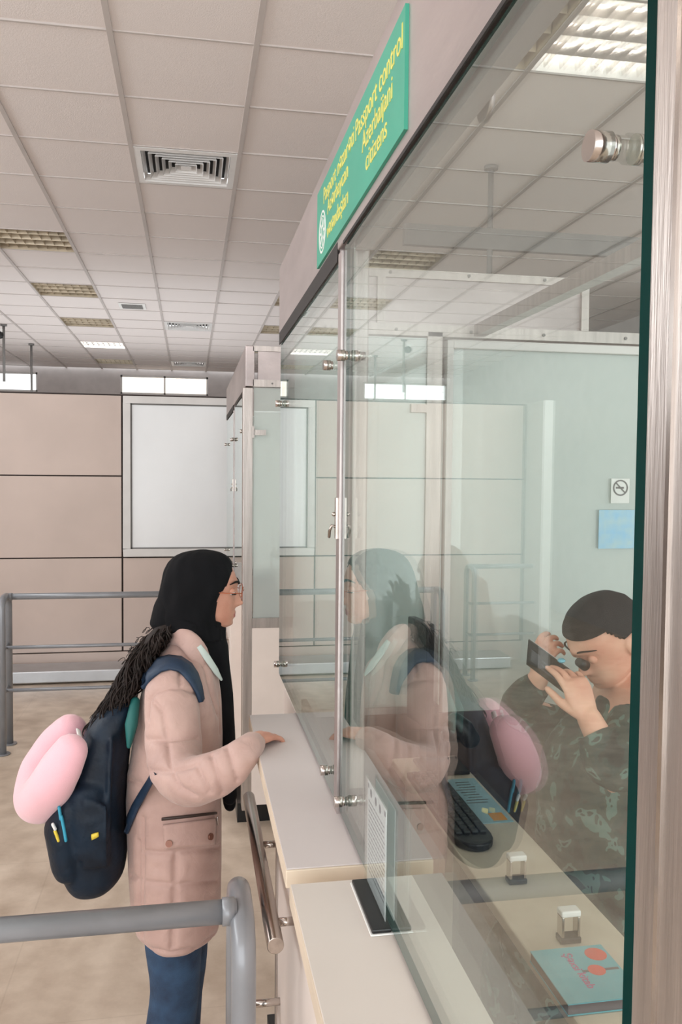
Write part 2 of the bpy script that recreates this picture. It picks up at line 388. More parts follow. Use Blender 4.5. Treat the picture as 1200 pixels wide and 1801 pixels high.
def diffuser(i, j, label):
    x0, x1, y0, y1 = cell(i, j); cx, cy = (x0 + x1) / 2, (y0 + y1) / 2
    t = thing('ceiling_diffuser', (cx, cy, CZ), label, 'air vent', 'square ceiling air diffusers')
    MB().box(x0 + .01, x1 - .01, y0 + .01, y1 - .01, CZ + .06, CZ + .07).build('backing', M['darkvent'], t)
    fr = MB(); h0, h1 = .29, .262
    def ring(mb, a, b, za, zb_):
        A = [(cx - a, cy - a, za), (cx + a, cy - a, za), (cx + a, cy + a, za), (cx - a, cy + a, za)]; B = [(cx - b, cy - b, zb_), (cx + b, cy - b, zb_), (cx + b, cy + b, zb_), (cx - b, cy + b, zb_)]
        C = [(p[0], p[1], p[2] + .003) for p in A]; D = [(p[0], p[1], p[2] + .003) for p in B]
        V = A + B + C + D; F = []
        for q in range(4):
            r = (q + 1) % 4; F += [(q, r, 4 + r, 4 + q), (8 + q, 12 + q, 12 + r, 8 + r), (q, 8 + q, 8 + r, r), (4 + q, 4 + r, 12 + r, 12 + q)]
        mb.add(V, F)
    ring(fr, .292, .25, CZ - .004, CZ - .006); fr.build('frame', M['whiteframe'], t)
    a = .248
    for q in range(6):
        b = MB(); ring(b, a, a - .017, CZ - .004, CZ + .03); b.build('louver_ring', M['whiteframe'], t); a -= .037
    MB().box(cx - .03, cx + .03, cy - .03, cy + .03, CZ, CZ + .004).build('centre_plate', M['whiteframe'], t)
for (i, j), l in zip(VENTS, ('large square ceiling vent with concentric louvers, nearest one', 'square louvered ceiling vent midway down the hall', 'square ceiling vent farthest away by the far wall')): diffuser(i, j, l)
t = thing('small_vent', (-.62, 9.5, CZ), 'small rectangular grille in a ceiling tile, left of middle vent', 'air vent')
MB().box(-.76, -.48, 9.32, 9.62, CZ - .008, CZ - .001).build('frame', M['white'], t)
g = MB()
for q in range(7): g.box(-.73, -.51, 9.35 + q * .035, 9.368 + q * .035, CZ - .011, CZ - .008)
g.build('slat', M['grey'], t)

# hanging rods with a dome camera
def rod(name, x, y, z0, label, cat, dome=False, z1=CZ):
    t = thing(name, (x, y, z1), label, cat)
    MB().tube([(x, y, z0), (x, y, z1)], .016, seg=10, cap='flat', up=(1, 0, 0)).build('rod', M['grey'], t)
    MB().tube([(x, y, z1 - .02), (x, y, z1)], .04, seg=16, cap='flat', up=(1, 0, 0)).build('ceiling_rose', M['grey'], t)
    if dome:
        MB().ball((x - .05, y, z1 - .13), .055, .055, .05).build('dome', M['black'], t)
        MB().box(x - .09, x - .01, y - .03, y + .03, z1 - .10, z1 - .06).build('bracket', M['white'], t)
    return t
rod('hanging_camera', -2.26, 11.0, 2.9, 'dark dome camera on a thin rod hanging at far left', 'camera', True)
rod('hanging_rod', -2.22, 12.6, 2.75, 'thin rod hanging from the ceiling right of the dome camera', 'rod')
t = rod('hanging_sign_board', 1.72, 4.75, 2.9, 'grey board hung from ceiling rod, seen through booth glass', 'hanging board')
MB().box(1.2, 2.8, 4.73, 4.77, 3.12, 3.24).build('board', M['grey'], t)

# ---------------- grey tubular barriers
def barrier(name, xp, y0, xr, label, near=False):
    """posts are an inverted U running in depth, rails run sideways to xr"""
    R = .0235 if near else .022; H_ = .968 if near else 1.0; zr = H_ - R + (.024 if near else .012)
    t = thing(name, (xp, y0, 0), label, 'railing', 'grey tubular queue railings')
    d = .21; q = []
    pts = [(xp, y0, 0)] + [(xp, y0, H_ - .075)]
    for a in (30, 60, 90): pts.append((xp, y0 + .07 - .07 * math.cos(math.radians(a)), H_ - .075 + .07 * math.sin(math.radians(a)) - .0))
    for a in (90, 60, 30, 0): pts.append((xp, y0 + d - .07 + .07 * math.cos(math.radians(a)), H_ - .075 + .07 * math.sin(math.radians(a))))
    pts.append((xp, y0 + d, 0))
    MB().tube(pts, R, seg=20, cap='flat', up=(1, 0, 0)).build('post', M['greypaint'], t)
    s = 1 if xr > xp else -1
    MB().tube([(xp + s * .01, y0 + (.06 if near else .15), zr), (xr, y0 + (.06 if near else .15), zr)], R * .96, seg=20, cap='flat', up=(0, 0, 1)).build('top_rail', M['greypaint'], t)
    MB().tube([(xp + s * (R * .6), y0 + (.06 if near else .15), zr), (xp + s * (R + .014), y0 + (.06 if near else .15), zr)], R * 1.1, seg=20, cap='flat', up=(0, 0, 1)).build('weld_collar', M['greypaint'], t)
    yy = y0 + d * .5
    for z in (.665, .385):
        MB().tube([(xp, y0, z), (xp, y0 + d, z)], .011, seg=10, cap='flat').build('spacer', M['greypaint'], t)
        MB().tube([(xp, yy, z), (xr, yy, z)], .012, seg=12, cap='flat', up=(0, 0, 1)).build('mid_rail', M['greypaint'], t)
    for y in (y0, y0 + d):
        MB().tube([(xp, y, 0.001), (xp, y, .008)], .045, seg=20, cap='flat', up=(1, 0, 0)).build('foot_plate', M['greypaint'], t)
    return t
barrier('queue_railing', -1.175, 5.58, 0.06, 'grey tube railing behind the woman along the panelled wall')
nr = at(423, 1615, 1.55)
barrier('queue_railing', .098, 1.53, -2.2, 'thick grey pipe railing closest to the camera, lower left', near=True)
barrier('queue_railing', -1.9, 7.0, -2.5, 'grey railing off to the left, mirrored in the booth glass')

# ================================================================== THE BOOTHS
XG = .272
XB = 1.5
def standoff(mb, y, z, out=.02):
    mb.tube([(XG - out, y, z), (XG - out + .014, y, z)], .0098, seg=24, cap='flat', up=(0, 0, 1))
    mb.tube([(XG - out + .014, y, z), (XG - .001, y, z)], .008, seg=16, cap='flat', up=(0, 0, 1))
    mb.tube([(XG + .0115, y, z), (XG + .016, y, z)], .0098, seg=20, cap='flat', up=(0, 0, 1))
    mb.tube([(XG + .017, y, z), (XG + .03, y, z)], .0075, seg=20, cap='flat', up=(0, 0, 1))
def pane(parent, y0, y1, z0, z1, name='glass_pane'):
    b = MB(); x0, x1 = XG, XG + .01
    v = [(x0, y0, z0), (x1, y0, z0), (x1, y1, z0), (x0, y1, z0), (x0, y0, z1), (x1, y0, z1), (x1, y1, z1), (x0, y1, z1)]
    b.add(v, [(1, 2, 6, 5), (3, 0, 4, 7)], 0); b.add(v, [(0, 3, 2, 1), (4, 5, 6, 7), (0, 1, 5, 4), (2, 3, 7, 6)], 1)
    return b.build(name, [M['glass'], M['gedge']], parent)
def booth(Y0, Y1, yj, label, near):
    t = thing('control_booth', (.6, (Y0 + Y1) / 2, 0), label, 'booth', None)
    # corner posts
    def post(x0, x1, y0, y1, z0, z1, bev=.003, m_='steel', n='post'): return MB().box(x0, x1, y0, y1, z0, z1).build(n, M[m_], t, bevel=bev)
    post(.257, .305, Y0, Y0 + .087, .1 if not near else .9, 2.23)
    if near: MB().box(.2555, .2575, Y0 + .058, Y0 + .062, .9, 2.225).build('seam_strip', M['chrome'], t)
    post(.286, .314, yj - .02, yj + .06, .1, 2.23)
    post(.286, .312, yj - .022, yj - .02, .1, 1.235, m_='postdark', n='lower_post')
    # fascia on front, with inner return
    f = MB(); f.box(.268, .312, Y0, Y1, 2.235 if not near else 2.222, 2.435); f.build('fascia', M['steelh'], t, bevel=.003)
    MB().box(.2672, .2695, Y0 + .09, yj - .01, 2.218, 2.2235).build('gasket', M['gasket'], t)
    MB().box(.2672, .2695, yj + .05, Y1 - .01, 2.201, 2.2365).build('gasket', M['gasket'], t)
    MB().box(.286, .309, Y0 + .1, yj - .03, 2.203, 2.2225).build('lintel', M['steelh'], t)
    MB().box(.272, .31, yj + .04, Y1, 2.205, 2.236).build('lintel', M['steelh'], t)
    MB().box(.267, .286, yj + .002, yj + .034, 1.1, 2.21 if near else 2.2).build('joint_strip', M['steelh'], t)
    # glass
    pane(t, Y0 + .122, yj - .004, 1.186, 2.216); pane(t, yj + .037, Y1 - .012, 1.186, 2.2)
    for y, z in ((yj + .11, 2.018), (yj - .045, 2.016), (yj + .105, 1.226), (yj - .055, 1.226), (onx(1060, 277, .262).y if near else Y0 + .185, 2.022), (Y1 - .06, 2.018), (Y0 + .185, 1.226), (Y1 - .06, 1.226)):
        b = MB(); standoff(b, y, z); b.build('standoff', M['chrome'], t)
    # latch at the joint
    b = MB(); b.box(.262, .267, yj + .01, yj + .024, 1.69, 1.765); b.tube([(.262, yj + .018, 1.712), (.256, yj + .018, 1.714), (.253, yj + .024, 1.704), (.254, yj + .034, 1.692)], .0028, seg=8); b.ball((.259, yj + .014, 1.735), .004)
    b.build('latch', M['tube'], t)
    # base cabinet
    post(.29, .3, Y0 + .1, Y1, .1, 1.14, m_='cream', n='base_panel')
    MB().box(.21, .29, Y0 if near else Y0 + .25, Y1 - .6, .15, 1.145).build('cabinet_front', M['cream'], t, bevel=.003)
    MB().box(.205, .225, Y1 - .615, Y1 - .595, .1, 1.147).build('corner_trim', M['steel'], t, bevel=.002)
    MB().box(.24, XB, Y0 + .1, Y1 - .02, .0, .1).build('toe_kick', M['black'], t)
    # end walls: cream below, frosted glass above, steel fascia
    def end(Y, s):
        y0, y1 = (Y, Y + .03 * s)
        MB().box(.305, .72, y0, y1, .127, 1.03).build('end_panel', M['cream'], t)
        MB().box(.305, .72, y0 - .002 * s, y1, 1.03, 1.08).build('end_rail', M['steel'], t)
        MB().box(.31, .72, y0 + .008 * s, y1 - .01 * s, 1.08, 2.23).build('end_glass', M['frost'], t)
        MB().box(.72, .77, y0, y1 + .02 * s, .1, 2.25).build('end_post', M['steel'], t, bevel=.002)
        MB().box(.305, XB, y0, y1, 2.235, 2.27).build('end_beam', M['steel'], t)
        MB().box(.33, 1.25, y0 + .01 * s, y1, 2.27, 2.41).build('end_fascia', M['steelh'], t)
        MB().box(.305, 1.26, y0, y1 + .01 * s, 2.41, 2.435).build('end_beam', M['steel'], t)
        MB().box(.56, .585, y0 - .004 * s, y0 + .01 * s, 2.27, 2.41).build('end_strut', M['steel'], t)
        MB().box(1.225, 1.25, y0 - .004 * s, y0 + .01 * s, 2.27, 2.41).build('end_strut', M['steel'], t)
        d = MB(); d.box(.782, .802, y0 - .01 * s, y1, .15, 2.225); d.box(XB - .04, XB, y0 - .01 * s, y1, .15, 2.225); d.box(.802, XB - .04, y0 - .01 * s, y1, 2.2, 2.225)
        dd = d.build('door_frame', M['whiteframe'], t, bevel=.002)
        MB().box(.802, XB - .04, y0 + .006 * s, y1 - .012 * s, .16, 2.2).build('door_glass', M['frost'], t)
        b = MB(); b.box(.67, .722, y0 - .004 * s, y0 + .006 * s, 2.0, 2.025); b.build('hinge_plate', M['steel'], t)
        for x, z in ((.40, 2.252), (.62, 2.252), (.86, 2.252), (1.1, 2.252), (1.38, 2.252), (.6, 2.424), (.85, 2.424), (1.1, 2.424)):
            MB().tube([(x, y0 - .003 * s, z), (x, y0 - .0002 * s, z)], .005, seg=10, cap='flat', up=(0, 0, 1)).build('screw', M['grey'], t)
    end(Y1 - .07, 1)
    if near: MB().box(.31, 1.46, Y1 - .082, Y1 - .074, .12, 1.06).build('inner_panel', M['inner'], t)
    if not near:
        end(Y0, 1); b = MB(); b.box(.31, .37, Y0 - .006, Y0 + .006, 1.995, 2.022); b.box(.302, .312, Y0 - .006, Y0 + .02, 1.98, 2.04); b.build('hinge_plate', M['steel'], t)
    # far side wall of the booth
    MB().box(XB, XB + .03, Y0 + .3, Y1, .1, 1.1).build('back_panel', M['cream'], t)
    MB().box(.87, .905, Y0 + .4, Y1 - .07, 2.24, 2.275).build('roof_beam', M['steel'], t)
    MB().box(.33, 1.5, Y0 + .1, Y1 - .08, .1, .12).build('booth_floor', M['carpet'], t)
    return t
b1 = booth(.36, 2.6, 1.505, 'steel framed glass passport booth nearest, under the green sign', True)
# rounded bracket plate behind the fascia
b = MB(); bq = onx(855, 185, .316); b.tube([(.313, bq.y, bq.z + .004), (.319, bq.y, bq.z + .004)], .022, seg=24, cap='flat', up=(0, 0, 1)); b.build('bracket_disc', M['steelh'], b1)
b2 = booth(4.2, 6.44, 5.345, 'second glass passport booth further away behind the woman', False)

# worktops
def worktop(x0, x1, y0, y1, m_, label):
    t = thing('counter_top', ((x0 + x1) / 2, (y0 + y1) / 2, 1.15), label, 'counter')
    b = MB(); r = .006
    b.box(x0, x1, y0, y1, 1.148, 1.1775).build('board', M['edge'], t, bevel=.002)
    MB().box(x0 + .0015, x1 - .001, y0 + .0015, y1 - .001, 1.1775, 1.18).build('laminate', M[m_], t, bevel=.001)
    return t
worktop(.15, .283, 1.305, 2.17, 'worktop', 'narrow grey-pink counter shelf under the woman\'s hand')
wt = worktop(.15, .345, .36, 1.256, 'worktop2', 'near cream counter top with black base card holder')
MB().box(.2755, .2775, .5, 1.1, 1.1798, 1.1806).build('groove', M['grey'], wt)
worktop(.15, .283, 4.45, 5.9, 'worktop', 'counter shelf on the far booth behind the woman')

def handrail(y0, y1, z, ybr, label, xw=.21, xr=.162):
    t = thing('handrail', (.164, (y0 + y1) / 2, z), label, 'handrail')
    MB().tube([(xr, y0, z), (xr, y1, z)], .0165, seg=28, cap='flat', up=(0, 0, 1)).build('rail_tube', M['tube'], t, bevel=.0012)
    for y in ybr: MB().tube([(xr + .013, y, z), (xw + .002, y, z)], .0085, seg=14, cap='flat', up=(0, 0, 1)).build('bracket', M['chrome'], t)
    return t
handrail(1.575, 2.33, .9, (1.66, 2.02), 'steel tube handrail on the near booth, upper one')
handrail(1.9, 2.1, .56, (1.93,), 'lower steel handrail on the near booth, half hidden by grey post', xr=.13)
handrail(4.6, 5.7, .88, (4.7, 5.5), 'upper steel handrail on the far booth front')
handrail(4.6, 5.7, .62, (4.7, 5.5), 'lower steel handrail on the far booth front')

# ---------------- green sign on the fascia
sg = thing('booth_sign', (.264, 1.49, 2.26), 'green passport control sign with yellow letters on the booth fascia', 'sign')
q = [onx(713, 13, .263), onx(711, 227, .263), onx(558, 472, .263), onx(558, 340, .263)]
SY0, SY1, SZ0, SZ1 = (q[0].y + q[1].y) / 2, (q[2].y + q[3].y) / 2, (q[1].z + q[2].z) / 2, (q[0].z + q[3].z) / 2
print('sign', SY0, SY1, SZ0, SZ1)
MB().box(.263, .2682, SY0, SY1, SZ0, SZ1).build('board', M['green'], sg)
def letters(body, px, py, size, width, m_=M['yellow'], parent=sg, X=.2626):
    me = text_mesh(body, size, width=width); p = onx(px, py, X)
    me.transform(Matrix(((0, 0, -1, X), (-1, 0, 0, p.y), (0, 1, 0, p.z), (0, 0, 0, 1)))); me.materials.append(m_)
    return link('lettering', me, parent)
def span(pxa, pya, pxb, pyb): return onx(pxa, pya, .2626).y - onx(pxb, pyb, .2626).y
letters('Pasport nəzarəti', 569, 360, .044, span(569, 360, 622, 262))
letters('Azərbaycan', 576, 378, .042, span(576, 378, 612, 320))
letters('vətəndaşları', 575, 420, .042, span(575, 420, 612, 362))
letters('Passport control', 625, 250, .046, span(625, 250, 707, 100))
letters('Azerbaijani', 637, 270, .044, span(637, 270, 690, 178))
letters('citizens', 643, 303, .044, span(643, 303, 680, 240))
ec = onx(567, 408, .2626); em = MB()
for r_, th in ((.040, .0022), (.031, .0014), (.012, .0014)):
    n = 40; V = []; F = []
    for i in range(n):
        a = 2 * math.pi * i / n
        for rr in (r_ - th, r_ + th): V += [(.2622, ec.y + rr * math.cos(a), ec.z + rr * math.sin(a)), (.2631, ec.y + rr * math.cos(a), ec.z + rr * math.sin(a))]
    for i in range(n):
        a = 4 * i; c = 4 * ((i + 1) % n); F += [(a, a + 2, c + 2, c), (a + 1, c + 1, c + 3, a + 3), (a, c, c + 1, a + 1), (a + 2, a + 3, c + 3, c + 2)]
    em.add(V, F)
for i in range(8):
    a = math.pi / 4 * i; c = Vector((.2628, ec.y + .019 * math.cos(a), ec.z + .019 * math.sin(a)))
    em.obox(c, (0, math.cos(a), math.sin(a)), (0, -math.sin(a), math.cos(a)), (1, 0, 0), .008, .0022, .0005)
em.build('emblem', M['white'], sg)
# ================================================================== THINGS IN AND ON THE BOOTH
# card stand on the near counter
cA, cB = onz(628, 1555, 1.18).y, onz(676, 1645, 1.18).y
print('card', cA, cB)
t = thing('card_stand', (.268, (cA + cB) / 2, 1.18), 'printed notice in clear upright holder on glossy black base, near counter', 'card holder')
MB().box(.244, .272, cB, cA, 1.1825, 1.1885).build('base', M['black'], t, bevel=.002)
b = MB().box(.242, .286, cB - .002, cA + .002, 1.1803, 1.1825); b.build('base_rim', M['white'], t, bevel=.001)
M['acrylic'] = glass('acrylic', tint=(.96, .98, .98), f0=.05)
M['paper'] = mat('notice_paper', srgb(206, 210, 210), .5, var=.02)
M['ink'] = mat('notice_ink', srgb(96, 98, 104), .6)
cy0, cy1, cz0 = cB + .008, cA - .004, 1.187
MB().box(.2632, .2655, cy0, cy1, cz0, 1.352).build('acrylic_sheet', M['acrylic'], t)
MB().box(.2657, .2663, cy0 + .006, cy1 - .006, cz0 + .004, 1.347).build('notice', M['paper'], t)
ink = MB(); random.seed(3)
for i in range(15):
    z = 1.317 - i * .0075; y = cy1 - .014
    while y > cy0 + .02:
        l = random.uniform(.005, .014); ink.box(.2655, .26568, max(y - l, cy0 + .012), y, z, z + .0022); y -= l + .003
for c in (cy1 - .03, cy1 - .062, cy0 + .045):
    ink.tube([(.2655, c, 1.334), (.26568, c, 1.334)], .0065, seg=16, cap='flat', up=(0, 0, 1))
for yy in (cy1 - .012, cy0 + .014): ink.box(.2655, .26568, yy - .004, yy + .004, 1.336, 1.343)
ink.build('printing', M['ink'], t)

# officer's desk
DZ = .95
t = thing('officer_desk', (.82, 1.6, DZ), 'cream desk inside the booth in front of the officer', 'desk')
MB().box(.60, .80, 1.12, 2.44, DZ - .025, DZ).build('desk_top', M['desk'], t, bevel=.004)
MB().box(.64, .79, 2.41, 2.43, .12, DZ - .025).build('leg_panel', M['desk'], t)
MB().box(.64, .79, 1.13, 1.15, .12, DZ - .025).build('leg_panel', M['desk'], t)
MB().box(.325, .34, .5, 2.45, .12, 1.14).build('shelf_back', M['inner'], b1)
# keyboard
t = thing('keyboard', (.73, 2.0, DZ), 'black computer keyboard with rounded end on the officer\'s desk', 'keyboard')
kb = MB(); pl = []
kx0, kx1, ky0, ky1 = .602, .698, 1.80, 2.27
for a in range(0, 181, 20): pl.append(((kx0 + kx1) / 2 - (kx1 - kx0) / 2 * math.cos(math.radians(a)), ky0 + .05 - .06 * math.sin(math.radians(a))))
pl += [(kx1, ky1), (kx0, ky1)]
kb.prism(pl, (0, 0, DZ + .001), (1, 0, 0), (0, 1, 0), (0, 0, 1), .018); kb.build('case', M['black'], t, bevel=.004)
M['key'] = mat('key_cap', srgb(46, 52, 52), .5)
ks = MB()
for i in range(4):
    for j in range(19):
        x = kx0 + .009 + i * .02; y = ky0 + .05 + j * .0215; ks.box(x, x + .016, y, y + .018, DZ + .019, DZ + .025)
ks.build('keys', M['key'], t, bevel=.002)
# papers
def sheet(name, c, rot, sx, sy, z, label, cat, m_, extra=None):
    t = thing(name, (c[0], c[1], z), label, cat)
    u = Vector((math.cos(rot), math.sin(rot), 0)); v = Vector((-u.y, u.x, 0))
    MB().obox(Vector((c[0], c[1], z + .0012)), u, v, (0, 0, 1), sx, sy, .001).build('page', m_, t)
    return t, u, v
M['bluepaper'] = mat('blue_paper', srgb(158, 196, 206), .5, var=.04, scale=12)
M['orange'] = mat('orange_print', srgb(236, 160, 58), .5)
pc = onz(828, 1440, DZ)
pc.x = .738; pc.y = 2.09
t, u, v = sheet('paper_form', (pc.x + .01, pc.y), .0, .042, .15, DZ, 'pale blue printed sheet with an orange block, beside the keyboard', 'paper', M['bluepaper'])
c = Vector((pc.x + .01, pc.y, DZ + .003)); b = MB().obox(c - v * .118 + u * .012, u, v, (0, 0, 1), .018, .022, .0006); b.build('orange_block', M['orange'], t)
b = MB(); random.seed(4)
for i in range(9): b.obox(c + v * (.12 - i * .018) - u * random.uniform(.0, .01), u, v, (0, 0, 1), random.uniform(.018, .03), .0016, .0004)
b.build('print_lines', M['grey'], t)
# book on the desk
bc = onz(1028, 1712, DZ + .022)
t = thing('teal_book', (bc.x, bc.y, DZ), 'teal booklet with two red circles and pink title, by the steel post', 'book')
M['teal'] = mat('teal_cover', srgb(112, 186, 196), .35, var=.03); M['red'] = mat('red_print', srgb(232, 92, 74), .4); M['pink'] = mat('magenta_print', srgb(196, 96, 140), .4)
hx, hy = .066, .075
bc.x += .004; bc.y += .004
MB().box(bc.x - hx, bc.x + hx, bc.y - hy, bc.y + hy, DZ + .003, DZ + .019).build('pages', M['inner'], t)
MB().box(bc.x - hx - .001, bc.x + hx + .001, bc.y - hy - .001, bc.y + hy + .001, DZ + .019, DZ + .0205).box(bc.x - hx - .001, bc.x + hx + .001, bc.y - hy - .001, bc.y + hy + .001, DZ + .001, DZ + .003).build('cover', M['teal'], t)
for p_, r_ in (((1048, 1678), .019), ((1050, 1706), .015)):
    p = onz(*p_, DZ + .0207); MB().tube([(p.x, p.y, DZ + .0205), (p.x, p.y, DZ + .0211)], [r_ * 1.0] * 2, [r_] * 2, seg=28, cap='flat', up=(1, 0, 0)).build('red_circle', M['red'], t)
p = onz(1050, 1706, DZ + .0207); MB().box(p.x - .026, p.x + .04, p.y - .003, p.y + .003, DZ + .0205, DZ + .0209).build('stripe', M['ink'], t)
for ln, off in (('Şəxsi kitab', 0), ('Hüquq', .018)):
    me = text_mesh(ln, .022, width=.1 if off == 0 else .05); p = onz(992, 1682, DZ + .0207)
    me.transform(Matrix(((0, 1, 0, p.x - off), (-1, 0, 0, p.y + .008), (0, 0, 1, DZ + .0209), (0, 0, 0, 1)))); me.materials.append(M['pink'])
    if off == 0: link('title', me, t)
# two rubber stamps
def stamp(px, py, label):
    p = onz(px, py, DZ); t = thing('rubber_stamp', (p.x, p.y, DZ), label, 'stamp')
    MB().box(p.x - .02, p.x + .02, p.y - .013, p.y + .013, DZ + .001, DZ + .012).build('stamp_base', M['black'], t, bevel=.002)
    b = MB(); b.box(p.x - .018, p.x - .013, p.y - .011, p.y + .011, DZ + .012, DZ + .05).box(p.x + .013, p.x + .018, p.y - .011, p.y + .011, DZ + .012, DZ + .05)
    b.build('side_frame', M['chrome'], t, bevel=.001)
    MB().box(p.x - .019, p.x + .019, p.y - .012, p.y + .012, DZ + .05, DZ + .062).build('handle', M['white'], t, bevel=.003)
stamp(908, 1552, 'metal self-inking stamp on the desk, above the mirrored pipe')
stamp(1000, 1655, 'metal self-inking stamp just above the teal booklet')
# document camera on an arm, small bracket
p = at(815, 1290, 1.95)
t = thing('scanner_head', (p.x, p.y, p.z - .06), 'black rounded document reader head on a short arm inside booth', 'scanner')
h = MB().tube([at(800, 1268, 1.95), at(815, 1283, 1.95), at(828, 1300, 1.95)], [.022, .027, .024], [.02, .024, .022], seg=20); h.build('head', M['black'], t)
MB().tube([at(784, 1288, 1.97), at(806, 1288, 1.95)], .024, .02, seg=16, cap='flat').build('neck', M['black'], t)
MB().tube([at(784, 1288, 1.97), at(780, 1330, 1.97), Vector((at(780, 1340, 1.97).x, 1.97, DZ))], .012, seg=12, cap='flat', smooth_path=4).build('arm', M['black'], t)
p = at(757, 1148, 2.4)
t = thing('webcam', (p.x, p.y, p.z), 'small black camera bracket sticking out from the steel inner post', 'camera')
MB().box(at(724, 1150, 2.4).x, at(757, 1150, 2.4).x, 2.39, 2.42, at(724, 1155, 2.4).z, at(724, 1143, 2.4).z).build('bracket', M['black'], t, bevel=.004)
MB().ball(at(728, 1149, 2.385), .012).build('lens', M['black'], t)
# monitor standing with its back toward the woman
t = thing('monitor', (.62, 2.25, DZ), 'dark monitor standing at the far end of the officer\'s desk', 'monitor')
MB().obox((.655, 2.33, 1.24), (1, .15, 0), (0, 0, 1), (-.15, 1, 0), .012, .15, .07).build('screen', M['black'], t, bevel=.004)
MB().box(.665, .70, 2.29, 2.36, DZ + .012, 1.15).build('stand', M['black'], t)
MB().box(.655, .79, 2.27, 2.4, DZ + .001, DZ + .012).build('stand_base', M['black'], t, bevel=.003)
# monitor in the far booth
t = thing('monitor', (.42, 4.26, 1.03), 'dark monitor silhouette behind the far booth\'s pale end glass', 'monitor')
p0, p1 = at(450, 1085, 4.55), at(490, 1085, 4.55)
b = MB(); pl = [(at(x, y, 4.24).x, at(x, y, 4.24).z + .002) for x, y in ((462, 1086), (491, 1086), (491, 1045), (478, 1000), (462, 1002), (449, 1008), (449, 1040))]
b.prism(pl, (0, 4.232, 0), (1, 0, 0), (0, 0, 1), (0, 1, 0), .03); b.build('screen', M['black'], t, bevel=.004)
MB().box(.33, .46, 4.27, 4.38, 1.0305, 1.05).build('stand_base', M['white'], t)
MB().box(.305, .72, 4.3, 4.7, 1.0, 1.03).build('inner_shelf', M['worktop'], b2)
# notices on the booth door
Yd = 2.525
p = at(1092, 858, Yd)
t = thing('no_smoking_sticker', p, 'round crossed-out cigarette sticker on the booth door glass', 'sticker')
b = MB(); n = 36; V = []; F = []
for i in range(n):
    a = 2 * math.pi * i / n
    for rr in (.0215, .026): V += [(p.x + rr * math.cos(a), Yd, p.z + rr * math.sin(a)), (p.x + rr * math.cos(a), Yd + .001, p.z + rr * math.sin(a))]
for i in range(n):
    a = 4 * i; c = 4 * ((i + 1) % n); F += [(a, a + 2, c + 2, c), (a + 1, c + 1, c + 3, a + 3), (a, c, c + 1, a + 1), (a + 2, a + 3, c + 3, c + 2)]
b.add(V, F); b.obox((p.x, Yd, p.z), (1, 0, -1), (0, 1, 0), (1, 0, 1), .022, .0005, .002)
b.build('ring', M['grey'], t)
MB().obox((p.x - .002, Yd + .001, p.z), (1, 0, 0), (0, 1, 0), (0, 0, 1), .014, .0004, .003).build('cigarette', M['grey'], t)
MB().box(p.x - .032, p.x + .032, Yd + .0015, Yd + .003, p.z - .05, p.z + .03).build('backing_sheet', M['white'], t)
q0, q1 = at(1053, 965, Yd), at(1122, 897, Yd)
t = thing('blue_notice', (q0.x, Yd, q0.z), 'light blue map poster on the booth door behind officer', 'poster')
M['skyblue'] = mat('sky_blue_print', srgb(150, 196, 226), .5, var=.08, scale=30, col2=srgb(186, 214, 222))
MB().box(q0.x, q1.x, Yd, Yd + .003, q0.z, q1.z).build('sheet', M['skyblue'], t)

# ================================================================== HEADS AND HANDS
def interp(tab, z):
    tab = sorted(tab)
    return float(np.interp(z, [a for a, _ in tab], [b for _, b in tab]))
FRONT = [(.0985, 0.0), (.094, .032), (.084, .056), (.068, .073), (.05, .083), (.03, .0885), (.01, .0885), (-.01, .086), (-.03, .086), (-.05, .087), (-.065, .087), (-.08, .086), (-.092, .08), (-.1, .066), (-.104, .05)]
BACK = [(.0985, 0), (.094, -.035), (.08, -.066), (.06, -.084), (.035, -.093), (.01, -.094), (-.015, -.088), (-.04, -.072), (-.06, -.055), (-.08, -.03), (-.095, 0), (-.104, .02)]
WID = [(.0985, .012), (.094, .034), (.084, .05), (.066, .064), (.04, .072), (.01, .073), (-.02, .069), (-.045, .063), (-.065, .056), (-.08, .047), (-.092, .037), (-.1, .025), (-.104, .012)]
def g(x, s): return math.exp(-(x / s) ** 2)
